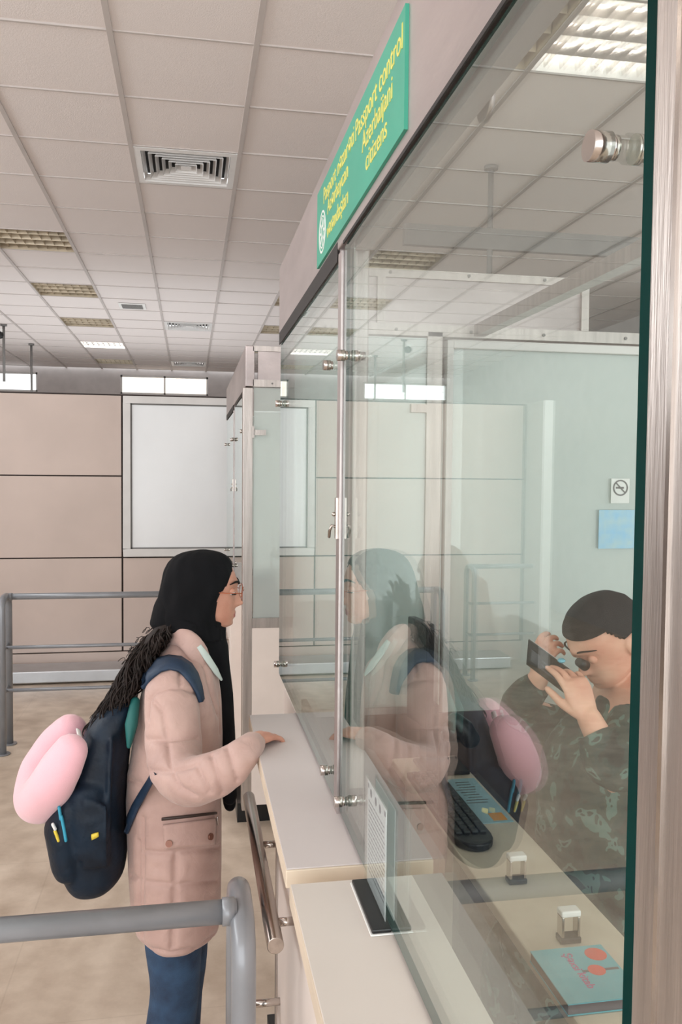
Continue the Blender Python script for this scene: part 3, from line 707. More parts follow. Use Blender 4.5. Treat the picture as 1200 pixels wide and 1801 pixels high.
def head_rings(male=False, nz=64, seg=96):
    R = []
    for i in range(nz):
        z = -.104 + (.2025) * i / (nz - 1)
        f, b, w_ = interp(FRONT, z), interp(BACK, z), interp(WID, z)
        if male: w_ *= 1.06 if z < -.03 else 1.02
        c, a = (f + b) / 2, (f - b) / 2; ring = []
        for q in range(seg):
            th = 2 * math.pi * q / seg; cs, sn = math.cos(th), math.sin(th)
            ex = 2 / 2.25; x = c + a * math.copysign(abs(cs) ** ex, cs); y = w_ * math.copysign(abs(sn) ** ex, sn)
            # fuller towards the back of the skull, narrower towards the face
            y *= 1 - .10 * max(0, cs) * g(z + .02, .07)
            if cs > 0:
                k = cs
                nose = interp([(.018, 0), (.008, .004), (-.004, .011), (-.018, .019), (-.028, .0265), (-.034, .0255), (-.039, .012), (-.044, .002), (-.05, 0)], z)
                sy = interp([(.02, .009), (0, .009), (-.018, .011), (-.03, .015), (-.045, .014)], z)
                x += nose * g(y, sy) * k
                x += .006 * g(y, .034) * g(z - .026, .010) * k * (1.5 if male else 1)          # brow
                for s in (-1, 1): x -= .010 * g(y - s * .031, .015) * g(z - .006, .012) * k      # eye sockets
                for s in (-1, 1): x += .005 * g(y - s * .031, .009) * g(z - .005, .0055) * k     # lids
                for s in (-1, 1): x += .004 * g(y - s * .042, .018) * g(z + .025, .018) * k      # cheeks
                x += .0065 * g(y, .020) * g(z + .0565, .0048) * k + .0065 * g(y, .017) * g(z + .068, .005) * k   # lips
                x -= .005 * g(y, .022) * g(z + .0622, .0022) * k
                x -= .004 * g(y, .03) * g(z + .0765, .005) * k
                x += .005 * g(y, .018) * g(z + .09, .009) * k                                   # chin
            ring.append((x, y, z))
        R.append(ring)
    return R
def xform(R, Mx): return [[tuple(Mx @ Vector(p)) for p in r] for r in R]
def hand(mb, Mx, curl=(20, 25, 20), spread=3, thumb=(35, 20), s=1.0, side=1, rscale=1.0):
    """Mx: wrist frame, +X along fingers, +Y toward thumb side, +Z back of hand"""
    T = lambda p: Mx @ (Vector(p) * s)
    upv = (Mx.to_3x3() @ Vector((0, 1, 0))).normalized()
    mb.tube([T((-.022, 0, 0)), T((-.005, 0, 0)), T((.03, .002, 0)), T((.065, .002, .001)), T((.088, 0, 0))], [.019 * s, .018 * s, .0155 * s, .0145 * s, .011 * s], [.024 * s, .026 * s, .036 * s, .041 * s, .037 * s], up=upv, seg=20)
    for k, (y, L, r) in enumerate(((.030, .076, .0086), (.010, .086, .009), (-.010, .080, .0086), (-.029, .062, .0076))):
        a = 0; p = Vector((.075, y, .001)); pts = [p.copy()]; sp = math.radians((1.5 - k) * spread)
        cu = curl[k] if isinstance(curl[0], (tuple, list)) else curl
        for seg_, c in zip((.48, .29, .23), cu):
            a += math.radians(c); p = p + Vector((math.cos(a) * math.cos(sp), math.sin(sp), -math.sin(a))) * (L * seg_); pts.append(p.copy())
        rr = [r * 1.02, r * .98, r * .9, r * .74]
        mb.tube([T(q) for q in pts], [x * s * rscale for x in rr], up=upv, seg=14, smooth_path=3)
    a, b_ = math.radians(thumb[0]), math.radians(thumb[1])
    p = Vector((.018, .022, -.004)); d = Vector((math.cos(a), math.sin(a), -math.sin(b_))).normalized(); d2 = Vector((math.cos(a * .45), math.sin(a * .45), -math.sin(b_ * 1.2))).normalized()
    mb.tube([T(p), T(p + d * .04), T(p + d * .04 + d2 * .028), T(p + d * .04 + d2 * .05)], [.014 * s, .0115 * s, .0098 * s, .008 * s], up=upv, seg=14, smooth_path=3)
def frame(o, x, z):
    x = Vector(x).normalized(); z = Vector(z); z = (z - x * z.dot(x)).normalized(); y = z.cross(x)
    m_ = Matrix((x, y, z)).transposed().to_4x4(); m_.translation = Vector(o); return m_
def skinmat(name, col, col2): 
    m_ = mat(name, col, .5, var=.05, scale=14, col2=col2, bump=.06, bscale=220); m_.node_tree.nodes['Principled BSDF'].inputs['Subsurface Weight'].default_value = .12
    m_.node_tree.nodes['Principled BSDF'].inputs['Subsurface Radius'].default_value = (.012, .005, .003); return m_
def bvh_of(o):
    me = o.data; off = PW[o.name]
    return BVHTree.FromPolygons([v.co + off for v in me.vertices], [tuple(p.vertices) for p in me.polygons])
def hit(bv, px, py):
    r = ray(px, py); h = bv.ray_cast(O, r.normalized()); return (h[0], h[1]) if h[0] is not None else (None, None)
def tint(me, off, rules, mats):
    """gives faces near a point another material: rules (centre, radii, index)"""
    for x in mats: me.materials.append(x)
    for p in me.polygons:
        c = p.center + off
        for ctr, rad, idx in rules:
            d = c - Vector(ctr)
            if (d.x / rad[0]) ** 2 + (d.y / rad[1]) ** 2 + (d.z / rad[2]) ** 2 < 1: p.material_index = idx
M['skin'] = skinmat('skin_light_brown', srgb(198, 146, 125), srgb(180, 124, 104))
M['lips'] = skinmat('lips', srgb(170, 96, 88), srgb(156, 86, 80))
M['skin2'] = skinmat('skin_pale', srgb(226, 176, 152), srgb(214, 150, 128))

# ================================================================== THE WOMAN
WY = 2.28
def W(px, py, dy=0.0): return at(px, py, WY + dy)
HCN = W(359, 1038)      # centre of the head
wm = thing('person', (HCN.x, WY, 0), 'woman in black headscarf and long dusty pink quilted coat leaning on the counter', 'person')
HS = .97
hm = Matrix.Translation(HCN) @ Matrix.Rotation(math.radians(4), 4, 'Y') @ Matrix.Scale(HS, 4)
# bare body: one continuous surface
bd = MB(); bd.rings(xform(head_rings(), hm))
bd.tube([W(345, 1075), W(342, 1110), W(335, 1150)], [.055, .05, .06], [.05, .05, .07], seg=24)
bd.tube([W(332, 1165), W(320, 1215), W(316, 1260), W(312, 1340), W(310, 1430)], [.05, .07, .08, .08, .09], [.07, .12, .13, .12, .15], seg=28)
for s, kx in ((-1, 308), (1, 318)):
    a = W(kx, 1430); bd.tube([Vector((a.x, WY + s * .08, .83)), Vector((a.x + .005, WY + s * .085, .46)), Vector((a.x - .01, WY + s * .085, .25)), Vector((a.x - .005, WY + s * .085, .09))], [.075, .05, .045, .03], seg=20)
    bd.tube([Vector((a.x - .03, WY + s * .088, .035)), Vector((a.x + .12, WY + s * .10, .025))], [.028, .02], [.035, .038], seg=16)
YN = -.2
# right arm (near the camera) and its hand on the counter
wr = onz(440, 1305, 1.200); hd = Vector((.62, .78, -.06))
bd.tube([at(303, 1215, 2.13), at(308, 1300, 2.07), at(330, 1378, 1.93), at(390, 1347, 1.865), wr], [.045, .038, .032, .024, .017], [.045, .038, .032, .024, .021], seg=18)
hand(bd, frame(wr, hd, (0, 0, 1)), curl=((8, 20, 14), (10, 22, 16), (12, 24, 18), (14, 26, 20)), spread=6, thumb=(24, 12), s=.8, rscale=1.08)
# left arm hanging on the far side
bd.tube([at(320, 1200, 2.44), at(322, 1290, 2.5), at(330, 1380, 2.5), at(345, 1450, 2.48)], [.05, .042, .036, .026], seg=18)
hand(bd, frame(at(347, 1462, 2.48), (.2, 0, -1), (0, 1, 0)), curl=(15, 20, 18), s=.86)
me = solid(bd, 'body', .0035, 4, .4); bo = link('body', me, wm); me.materials.append(M['skin'])
lp = hm @ Vector((.094, 0, -.0625))
tint(me, PW[bo.name], [(lp, (.014, .023, .0095), 1)], [M['lips']])
wb_ = bvh_of(bo)
# eyes, brows
M['eye'] = mat('eye_white', srgb(225, 215, 208), .2); M['iris'] = mat('dark_iris', srgb(38, 24, 18), .1); M['brow'] = mat('black_hair', srgb(22, 16, 14), .6, var=.1, spec=.2)
for s in (-1, 1):
    ec_ = hm @ Vector((.0735, s * .031, .003))
    e_ = MB().ball(ec_, .0108, .0108, .0085); e_.ball(ec_ + Vector((.0070, s * -.0005, -.002)), .0046, .0050, .0050, mi=1); e_.build('eye', [M['eye'], M['iris']], wm)
    MB().ball(ec_ + Vector((-.0003, 0, .0035)), .0122, .0122, .0086).build('eyelid', M['skin'], wm)
    l_ = MB().tube([hm @ Vector((.0755, s * .0445, -.002)), hm @ Vector((.0825, s * .039, -.0022)), hm @ Vector((.0868, s * .031, -.0022)), hm @ Vector((.086, s * .021, -.002))], .0014, seg=8, smooth_path=3); l_.build('eyelash', M['brow'], wm)
    b_ = MB().tube([hm @ Vector((.068, s * .054, .026)), hm @ Vector((.082, s * .044, .0325)), hm @ Vector((.0905, s * .030, .0325)), hm @ Vector((.094, s * .013, .026))], [.0014, .0028, .0036, .003], [.002, .003, .0034, .003], seg=8, smooth_path=3); b_.build('eyebrow', M['brow'], wm)
# glasses
M['gold'] = mat('copper_wire', srgb(190, 104, 72), .3, .8)
gl_ = MB()
for s in (-1, 1):
    c = Vector((.106, s * .031, .000)); pts = []
    for i in range(25):
        a = 2 * math.pi * i / 24; pts.append(hm @ (c + Vector((-.006 * abs(math.cos(a)) * (1 if s * math.cos(a) > 0 else 0), .0235 * math.cos(a), .0195 * math.sin(a)))))
    gl_.tube(pts, .0009, seg=8, cap='flat', up=(.3, .2, .9))
    gl_.tube([hm @ Vector((.1, s * .0545, .004)), hm @ Vector((.08, s * .069, .005)), hm @ Vector((.02, s * .0765, .005)), hm @ Vector((-.01, s * .078, .001))], .0011, seg=8, up=(0, 0, 1))
gl_.tube([hm @ Vector((.106, -.0075, .004)), hm @ Vector((.11, 0, .007)), hm @ Vector((.106, .0075, .004))], .0009, seg=8, up=(0, 0, 1))
gls = gl_.build('glasses', M['gold'], wm)
lens = MB()
for s in (-1, 1):
    V = [hm @ Vector((.1055 - .005 * max(0, s * math.cos(2 * math.pi * i / 24)), s * .031 + .0228 * math.cos(2 * math.pi * i / 24), .0188 * math.sin(2 * math.pi * i / 24))) for i in range(24)]
    lens.add(V, [tuple(range(24))])
M['lens'] = glass('lens_glass', tint=(.99, .99, .99), f0=.01, power=8); lens.build('lens', M['lens'], gls)

# headscarf: shell around the skull open at the face, neck wrap, cape on the shoulders, long tail in front
M['scarf'] = mat('black_cloth', srgb(13, 13, 16), .9, var=.1, scale=9, spec=.2, bump=.3, bscale=25, stretch=(1, 1, .5))
SF = [(968, 352, 362), (972, 325, 385), (980, 308, 399), (990, 298, 407), (1005, 290, 411), (1030, 283, 405), (1055, 279, 394), (1080, 277, 390), (1100, 280, 391), (1120, 290, 394)]
R = []; seg = 72
for i in range(60):
    py = 968 + (1122 - 968) * i / 59
    xb, xf = np.interp(py, [a[0] for a in SF], [a[1] for a in SF]), np.interp(py, [a[0] for a in SF], [a[2] for a in SF])
    pb, pf = W(xb, py), W(xf, py); z = pb.z; c, a = (pb.x + pf.x) / 2, (pf.x - pb.x) / 2
    w_ = np.interp(py, [968, 972, 980, 992, 1010, 1040, 1080, 1122], [.008, .036, .055, .071, .083, .09, .088, .08])
    ring = []
    for q in range(seg):
        th = 2 * math.pi * q / seg; cs, sn = math.cos(th), math.sin(th)
        fold = .0022 * math.sin(7 * th + py * .05) * min(1, (py - 968) / 60) + .0015 * math.sin(13 * th - py * .07)
        ring.append((c + (a + fold) * math.copysign(abs(cs) ** .9, cs), WY + (w_ + fold) * math.copysign(abs(sn) ** .9, sn), z))
    R.append(ring)
hj = MB().rings(R[::-1], caps=True); me = hj.mesh('headscarf'); bm = bmesh.new(); bm.from_mesh(me)
CUT = [(985, 407), (1000, 407), (1012, 404), (1024, 397), (1038, 385), (1050, 380), (1080, 378), (1094, 380), (1102, 386), (1108, 400)]
cz = [(W(x, y).z, W(x, y).x) for y, x in CUT]
kill = []
for f_ in bm.faces:
    c = f_.calc_center_median()
    if c.z < cz[0][0] and c.z > cz[-1][0] and c.x > interp(cz, c.z): kill.append(f_)
bmesh.ops.delete(bm, geom=kill, context='FACES'); bm.to_mesh(me); bm.free()
me.materials.append(M['scarf']); sf = link('headscarf', me, wm)
so = sf.modifiers.new('s', 'SOLIDIFY'); so.thickness = .005; so.offset = 0
sm_ = sf.modifiers.new('m', 'SMOOTH'); sm_.iterations = 2
nk = MB()
nk.tube([W(338, 1098), W(345, 1118), W(347, 1140), W(345, 1165)], [.078, .073, .07, .06], [.075, .07, .075, .09], seg=30)
nk.tube([W(388, 1105), W(381, 1120), W(384, 1140), W(388, 1165), W(392, 1220), W(397, 1290), W(402, 1360), W(404, 1400)], [.016, .026, .028, .024, .028, .026, .022, .02], [.04, .055, .06, .05, .045, .045, .042, .04], seg=24)
nk.tube([W(300, 1070), W(296, 1092), W(306, 1112)], [.045, .05, .04], [.07, .065, .05], seg=24)
nk.tube([W(392, 1370, .03), W(402, 1395, .03), W(404, 1412, .03)], [.02, .018, .018], [.04, .045, .045], seg=16)
for i in range(4): nk.tube([W(300, 1080 + 8 * i, -.07), W(340, 1100 + 9 * i, -.085), W(385, 1098 + 10 * i, -.04)], .009, seg=10, smooth_path=5)
me = solid(nk, 'scarf_wrap', .005, 4); me.materials.append(M['scarf']); link('scarf_wrap', me, sf)

# coat
k = NT('dusty_pink_quilt'); tc = k.add('ShaderNodeTexCoord')
n1 = k.add('ShaderNodeTexNoise'); n1.inputs['Scale'].default_value = 9; n1.inputs['Detail'].default_value = 5; k.link(tc.outputs['Object'], n1.inputs[0])
n2 = k.add('ShaderNodeTexNoise'); n2.inputs['Scale'].default_value = 26; n2.inputs['Detail'].default_value = 3; n2.inputs['Distortion'].default_value = .8; k.link(tc.outputs['Object'], n2.inputs[0])
rp = k.add('ShaderNodeValToRGB'); e = rp.color_ramp.elements; e[0].position = .3; e[0].color = srgb(170, 139, 130); e[1].position = .7; e[1].color = srgb(190, 159, 149)
k.link(n1.outputs['Fac'], rp.inputs[0]); k.link(rp.outputs[0], k.b.inputs['Base Color'])
bp = k.add('ShaderNodeBump'); bp.inputs['Strength'].default_value = .45; bp.inputs['Distance'].default_value = .008; k.link(n2.outputs['Fac'], bp.inputs['Height']); k.link(bp.outputs[0], k.b.inputs['Normal'])
k.b.inputs['Roughness'].default_value = .62; k.b.inputs['Sheen Weight'].default_value = .2; M['coat'] = k.m
CT = [(1118, 302, 345, .055), (1140, 284, 366, .10), (1160, 270, 377, .145), (1185, 256, 385, .178), (1230, 246, 390, .185), (1290, 236, 392, .175), (1350, 226, 391, .168), (1400, 222, 389, .165), (1450, 223, 389, .172), (1520, 227, 388, .18), (1580, 232, 387, .185), (1612, 238, 386, .186), (1622, 246, 380, .178)]
R = []
for i in range(64):
    py = 1118 + (1622 - 1118) * i / 63
    I = lambda j: float(np.interp(py, [a[0] for a in CT], [a[j] for a in CT]))
    pb, pf = W(I(1), py), W(I(2), py); c, a, b_ = (pb.x + pf.x) / 2, (pf.x - pb.x) / 2, I(3); ring = []
    for q in range(64):
        th = 2 * math.pi * q / 64; cs, sn = math.cos(th), math.sin(th); fo = .004 * math.sin(5 * th + py * .01) * max(0, (py - 1400) / 200)
        ring.append((c + (a + fo) * math.copysign(abs(cs) ** .85, cs), WY + (b_ + fo) * math.copysign(abs(sn) ** .85, sn), pb.z))
    R.append(ring)
ct = MB().rings(R[::-1])
ct.tube([at(306, 1192, 2.17), at(300, 1215, 2.11), at(304, 1260, 2.07), at(306, 1310, 2.05), at(312, 1352, 1.99), at(334, 1374, 1.93), at(368, 1366, 1.89), at(402, 1350, 1.865), at(430, 1325, 1.862), at(447, 1304, wr.y + .015)], [.055, .063, .066, .067, .064, .058, .053, .046, .036, .027], [.06, .066, .066, .064, .06, .056, .052, .046, .038, .031], seg=32, cap='flat', smooth_path=3)
ct.tube([at(320, 1195, 2.40), at(318, 1240, 2.45), at(320, 1300, 2.49), at(326, 1370, 2.5), at(340, 1440, 2.48)], [.055, .06, .058, .054, .04], seg=28, cap='flat', smooth_path=3)
me = solid(ct, 'coat', .0045, 9)
# stitched seams pressed into the padding
bvt = BVHTree.FromPolygons([v.co for v in me.vertices], [tuple(p.vertices) for p in me.polygons])
SEAMS = [[(261, 1262), (263, 1232), (275, 1218), (297, 1210), (322, 1210), (350, 1222)], [(268, 1232), (285, 1250), (294, 1300), (300, 1350), (318, 1385), (345, 1400)], [(318, 1210), (316, 1170)],
         [(258, 1301), (300, 1302), (350, 1298)], [(262, 1355), (300, 1358), (325, 1352), (352, 1345)], [(345, 1345), (370, 1395)], [(372, 1330), (392, 1398)], [(400, 1316), (418, 1375)],
         [(224, 1370), (250, 1378)], [(252, 1440), (252, 1520), (250, 1600), (250, 1650)], [(245, 1480), (245, 1600)], [(311, 1500), (309, 1600), (305, 1670)], [(307, 1500), (305, 1600), (301, 1670)],
         [(230, 1540), (260, 1552), (310, 1556), (385, 1550)], [(250, 1497), (285, 1500), (340, 1496), (387, 1492)], [(235, 1610), (300, 1622), (386, 1606)], [(245, 1652), (265, 1668), (300, 1676), (345, 1668), (380, 1642)],
         [(385, 1220), (387, 1290)], [(345, 1140), (362, 1180), (372, 1222), (384, 1260)]]
SP = []
for L in SEAMS:
    for (x0, y0), (x1, y1) in zip(L, L[1:]):
        n = max(2, int(math.hypot(x1 - x0, y1 - y0) / 2.5))
        for i in range(n):
            h = hit(bvt, x0 + (x1 - x0) * i / n, y0 + (y1 - y0) * i / n)[0]
            if h: SP.append(h)
from mathutils.kdtree import KDTree
kd = KDTree(len(SP)); [kd.insert(p, i) for i, p in enumerate(SP)]; kd.balance()
nrm = [v.normal.copy() for v in me.vertices]
for v, n_ in zip(me.vertices, nrm):
    co, idx, d = kd.find(v.co)
    if d < .05: v.co += n_ * (.0022 * math.exp(-((d - .02) / .012) ** 2) - .0062 * math.exp(-(d / .005) ** 2))
me.materials.append(M['coat']); co_ = link('coat', me, wm); cbv = bvh_of(co_)
def patch(bv, grid, lift, thick, name, m_, parent, closed=False):
    """strip of cloth lying on a surface: grid is rows of (px,py) points"""
    rows = []
    last = Vector((0, 2.1, 1))
    for row in grid:
        r = []
        for x, y in row:
            h, n_ = hit(bv, x, y)
            if h is None: h, n_ = at(x, y, last.y), Vector((0, -1, 0))
            if n_.dot(ray(x, y)) > 0: n_ = -n_
            last = h; r.append((h + n_ * lift, n_))
        rows.append(r)
    nr_, nc = len(rows), len(rows[0]); V = [p for r in rows for p, _ in r] + [p - n_ * thick for r in rows for p, n_ in r]; F = []; k_ = nr_ * nc
    for i in range(nr_ - 1):
        for j in range(nc - 1):
            a = i * nc + j; F += [(a, a + 1, a + nc + 1, a + nc), (k_ + a, k_ + a + nc, k_ + a + nc + 1, k_ + a + 1)]
    for i in range(nr_ - 1):
        for j in (0, nc - 1): a = i * nc + j; F.append((a, a + nc, k_ + a + nc, k_ + a))
    for j in range(nc - 1):
        for i in (0, nr_ - 1): a = i * nc + j; F.append((a, a + 1, k_ + a + 1, k_ + a))
    b = MB(); b.add(V, F, 0, True); o = b.build(name, m_, parent)
    q = o.modifiers.new('s', 'SMOOTH'); q.iterations = 2
    return o
def quad(c, nu, nv): # c: corners TL,TR,BR,BL
    return [[tuple((1 - v) * ((1 - u) * c[0][k_] + u * c[1][k_]) + v * ((1 - u) * c[3][k_] + u * c[2][k_]) for k_ in (0, 1)) for u in [i / nu for i in range(nu + 1)]] for v in [j / nv for j in range(nv + 1)]]
M['zip'] = mat('brown_zip', srgb(52, 38, 32), .5); M['button'] = mat('bronze_button', srgb(134, 92, 78), .35, .6)
patch(cbv, quad([(284, 1437), (380, 1427), (380, 1432), (284, 1443)], 14, 2), .006, .005, 'zipper', M['zip'], co_)
fl = patch(cbv, quad([(286, 1449), (379, 1438), (376, 1484), (289, 1493)], 14, 8), .009, .008, 'pocket_flap', M['coat'], co_)
for x, y in ((298, 1482), (365, 1471)):
    h, n_ = hit(cbv, x, y); MB().tube([h + n_ * .008, h + n_ * .0135], .0085, seg=20, cap='flat', up=(0, 0, 1)).build('button', M['button'], fl)
h, n_ = hit(cbv, 377, 1436); MB().tube([h + n_ * .009, h + n_ * .010 + Vector((0, 0, -.02))], .0018, .003, seg=8).build('zip_pull', M['chrome'], co_)
# collar with pale lining
M['mint'] = mat('pale_lining', srgb(184, 194, 188), .8)
cl = MB()
cl.tube([W(298, 1122, -.02), W(312, 1118, -.075), W(332, 1128, -.095), W(350, 1152, -.10), W(366, 1180, -.09)], [.010, .012, .012, .012, .008], [.022, .026, .028, .03, .018], seg=16, up=(0, .2, 1), smooth_path=4)
cl.tube([W(298, 1122, .02), W(312, 1118, .075), W(332, 1128, .095), W(350, 1152, .10), W(366, 1180, .09)], [.010, .012, .012, .012, .008], [.022, .026, .028, .03, .018], seg=16, up=(0, .2, 1), smooth_path=4)
cl.tube([W(299, 1120, -.03), W(297, 1122, 0), W(299, 1120, .03)], .012, .028, seg=16, up=(0, 0, 1))
me = solid(cl, 'collar', .004, 3); me.materials.append(M['coat']); col_ = link('collar', me, co_)
mt = MB().tube([W(350, 1136, -.108), W(364, 1156, -.106), W(380, 1180, -.095), W(390, 1196, -.08)], [.003, .004, .004, .003], [.007, .010, .011, .004], seg=12, up=(-.3, 0, 1), cap='flat'); mt.build('collar_lining', M['mint'], col_, bevel=.001)
# hem band and cuff
# jeans
M['jeans'] = mat('blue_denim', srgb(44, 70, 98), .8, var=.12, scale=20, bump=.3, bscale=300, col2=srgb(28, 46, 70))
jn = MB()
for s, px in ((-1, 306), (1, 322)):
    a = at(px, 1700, WY); jn.tube([Vector((a.x, WY + s * .075, .86)), Vector((a.x, WY + s * .085, .62)), Vector((a.x + .004, WY + s * .088, .45)), Vector((a.x - .012, WY + s * .09, .3)), Vector((a.x - .004, WY + s * .09, .1))], [.08, .076, .064, .064, .045], [.075, .07, .06, .058, .045], seg=28, cap='flat', smooth_path=4)
me = solid(jn, 'jeans', .006, 4); me.materials.append(M['jeans']); link('jeans', me, wm)
for s in (-1, 1):
    a = at(308, 1700, WY); sh = MB().tube([Vector((a.x - .05, WY + s * .09, .05)), Vector((a.x + .04, WY + s * .092, .05)), Vector((a.x + .14, WY + s * .10, .032))], [.045, .045, .028], [.04, .042, .04], seg=20); sh.box(a.x - .09, a.x + .165, WY + s * .095 - .038, WY + s * .095 + .038, .001, .022)
    sh.build('shoe', M['white'], wm, bevel=.004)
# curly ponytail falling over the backpack
M['hair'] = mat('dark_curls', srgb(34, 24, 20), .6, spec=.25, var=.15, scale=40, stretch=(1, 1, .3))
hb = MB(); CEN = [(300, 1098, .045), (278, 1120, .056), (258, 1150, .06), (240, 1185, .062), (218, 1222, .06), (192, 1256, .045), (165, 1276, .026)]
hb.tube([W(x, y, -.04) for x, y, r in CEN], [r * .42 for _, _, r in CEN], [r * .7 for _, _, r in CEN], seg=20, smooth_path=4)
me = solid(hb, 'hair', .007, 3); me.materials.append(M['hair']); ho = link('hair', me, wm)
random.seed(11); cu = MB()
for n in range(340):
    t0 = random.uniform(0, .35); t1 = random.uniform(max(t0 + .35, .5), 1.0); ph = random.uniform(0, 6.28); th = random.uniform(0, 6.28)
    amp = random.uniform(.007, .017); fr = random.uniform(5, 8); rad = random.uniform(.45, 1.15); pts = []
    for i in range(34):
        u = t0 + (t1 - t0) * i / 33; f_ = u * (len(CEN) - 1); a = min(int(f_), len(CEN) - 2); fr_ = f_ - a
        x, y, r = [CEN[a][k_] * (1 - fr_) + CEN[a + 1][k_] * fr_ for k_ in range(3)]
        c = W(x, y, -.04); flare = rad * (1 + (.35 * ((i / 33) ** 3)) * (rad > .95))
        d = Vector((math.cos(th) * r * .70 * flare, math.sin(th) * r * .95 * flare, math.cos(th) * r * .45 * flare))
        pts.append(c + d + Vector((math.cos(fr * u * 3 + ph), math.sin(fr * u * 3 + ph), .4 * math.sin(fr * u * 3 + ph))) * amp)
    cu.tube(pts, [.0024] * 28 + [.0019, .0016, .0013, .001, .0008, .0005], seg=5)
for n in range(22):   # loose frizz on the outer edge
    f_ = random.uniform(.1, 5.2); a = int(f_); fr_ = f_ - a; x, y, r = [CEN[a][k_] * (1 - fr_) + CEN[a + 1][k_] * fr_ for k_ in range(3)]
    c = W(x, y, -.04 + random.uniform(-.03, .03)) + Vector((-r * .5, 0, r * .2)); pts = []; d = Vector((random.uniform(-1, -.1), random.uniform(-.4, .4), random.uniform(-.6, .6))); ph = random.uniform(0, 6); L = random.uniform(.006, .022)
    for i in range(14): pts.append(c + d * L * i / 13 + Vector((math.cos(i * .8 + ph), math.sin(i * .8 + ph), math.sin(i * .8 + ph + 1))) * .007)
    cu.tube(pts, .0009, seg=4)
cu.build('hair_curls', M['hair'], ho)

# ------------------------------------------------------------------ backpack
M['navy'] = mat('navy_nylon', srgb(14, 32, 48), .55, var=.15, scale=12, bump=.7, bscale=14, col2=srgb(8, 18, 30), spec=.3)
M['strap'] = mat('navy_strap', srgb(26, 48, 72), .6, var=.08, scale=60)
M['tealc'] = mat('teal_cloth', srgb(22, 96, 92), .6); M['cyan'] = mat('cyan_tag', srgb(58, 160, 190), .5); M['yel2'] = mat('yellow_tag', srgb(230, 205, 70), .5)
bpk = thing('backpack', W(170, 1560, 0), 'bulging dark navy backpack worn on the woman\'s back', 'backpack')
BK = [(1222, 212, 244, .085), (1236, 186, 240, .115), (1262, 160, 236, .13), (1300, 144, 231, .14), (1350, 130, 226, .145), (1400, 114, 222, .148), (1450, 104, 222, .15), (1490, 106, 224, .148), (1525, 114, 222, .14), (1545, 124, 205, .12), (1556, 140, 180, .085)]
R = []
for i in range(40):
    py = 1222 + (1556 - 1222) * i / 39; I = lambda j: float(np.interp(py, [a[0] for a in BK], [a[j] for a in BK]))
    pb, pf = W(I(1), py), W(I(2), py); c, a, b_ = (pb.x + pf.x) / 2, (pf.x - pb.x) / 2, I(3)
    R.append([(c + a * math.copysign(abs(math.cos(2 * math.pi * q / 48)) ** .7, math.cos(2 * math.pi * q / 48)), WY + b_ * math.copysign(abs(math.sin(2 * math.pi * q / 48)) ** .7, math.sin(2 * math.pi * q / 48)), pb.z) for q in range(48)])
bk_ = MB().rings(R[::-1]); bk_.tube([W(128, 1400, -.06), W(118, 1450, -.06), W(126, 1510, -.06)], [.05, .055, .05], [.10, .11, .1], seg=24)
bk_.tube([W(150, 1395, -.142), W(160, 1440, -.15), W(160, 1500, -.145)], [.04, .05, .045], [.02, .028, .02], seg=20)
bk_.tube([W(196, 1300, -.14), W(192, 1400, -.148), W(190, 1520, -.142)], .006, seg=10, up=(0, 0, 1))
for q in range(5): bk_.tube([W(150 + q * 9, 1405 + q * 3, -.17), W(146 + q * 10, 1470, -.172), W(150 + q * 9, 1525, -.155)], .004, seg=8)
me = solid(bk_, 'main_bag', .006, 4); me.materials.append(M['navy']); mbg = link('main_bag', me, bpk); bbv = bvh_of(mbg)
MB().tube([W(222, 1218, 0), W(232, 1200, 0), W(246, 1206, 0)], .007, .014, seg=10, smooth_path=4).build('grab_handle', M['strap'], bpk)
# strap over the shoulder then under the arm
sw = [((247, 1196), (256, 1218)), ((262, 1174), (270, 1196)), ((280, 1159), (286, 1184)), ((300, 1155), (300, 1181)), ((318, 1159), (312, 1184)), ((333, 1170), (322, 1192)), ((344, 1186), (331, 1204)), ((352, 1206), (340, 1220)), ((356, 1232), (347, 1240))]
g_ = [[(a[0] * (1 - u) + b[0] * u, a[1] * (1 - u) + b[1] * u) for u in (0, .33, .66, 1)] for a, b in sw]
patch(cbv, g_, .0135, .010, 'shoulder_strap', M['strap'], bpk)
g_ = [[(a[0] * (1 - u) + b[0] * u, a[1] * (1 - u) + b[1] * u) for u in (0, .5, 1)] for a, b in (((272, 1352), (281, 1362)), ((262, 1369), (271, 1380)), ((250, 1390), (259, 1401)), ((238, 1412), (248, 1422)), ((227, 1436), (238, 1446)), ((219, 1462), (229, 1470)))]
patch(cbv, g_, .012, .008, 'lower_strap', M['strap'], bpk)
MB().tube([W(238, 1234, -.10), W(231, 1275, -.135), W(227, 1312, -.14)], [.012, .016, .006], [.012, .02, .01], seg=12).build('side_panel', M['tealc'], bpk)
patch(bbv, quad([(160, 1466), (174, 1462), (175, 1470), (161, 1477)], 3, 2), .006, .006, 'yellow_label', M['yel2'], bpk)
for (pp, mm_, nm) in (([(108, 1436), (112, 1455), (116, 1478)], M['cyan'], 'cyan_cord'), ([(104, 1420), (107, 1440)], M['cyan'], 'cyan_cord'), ([(97, 1462), (103, 1478)], M['yel2'], 'yellow_tag'), ([(93, 1450), (97, 1458)], M['white'], 'white_tag')):
    MB().tube([W(x, y, -.165) for x, y in pp], .004, .006, seg=8, smooth_path=3).build(nm, mm_, bpk)

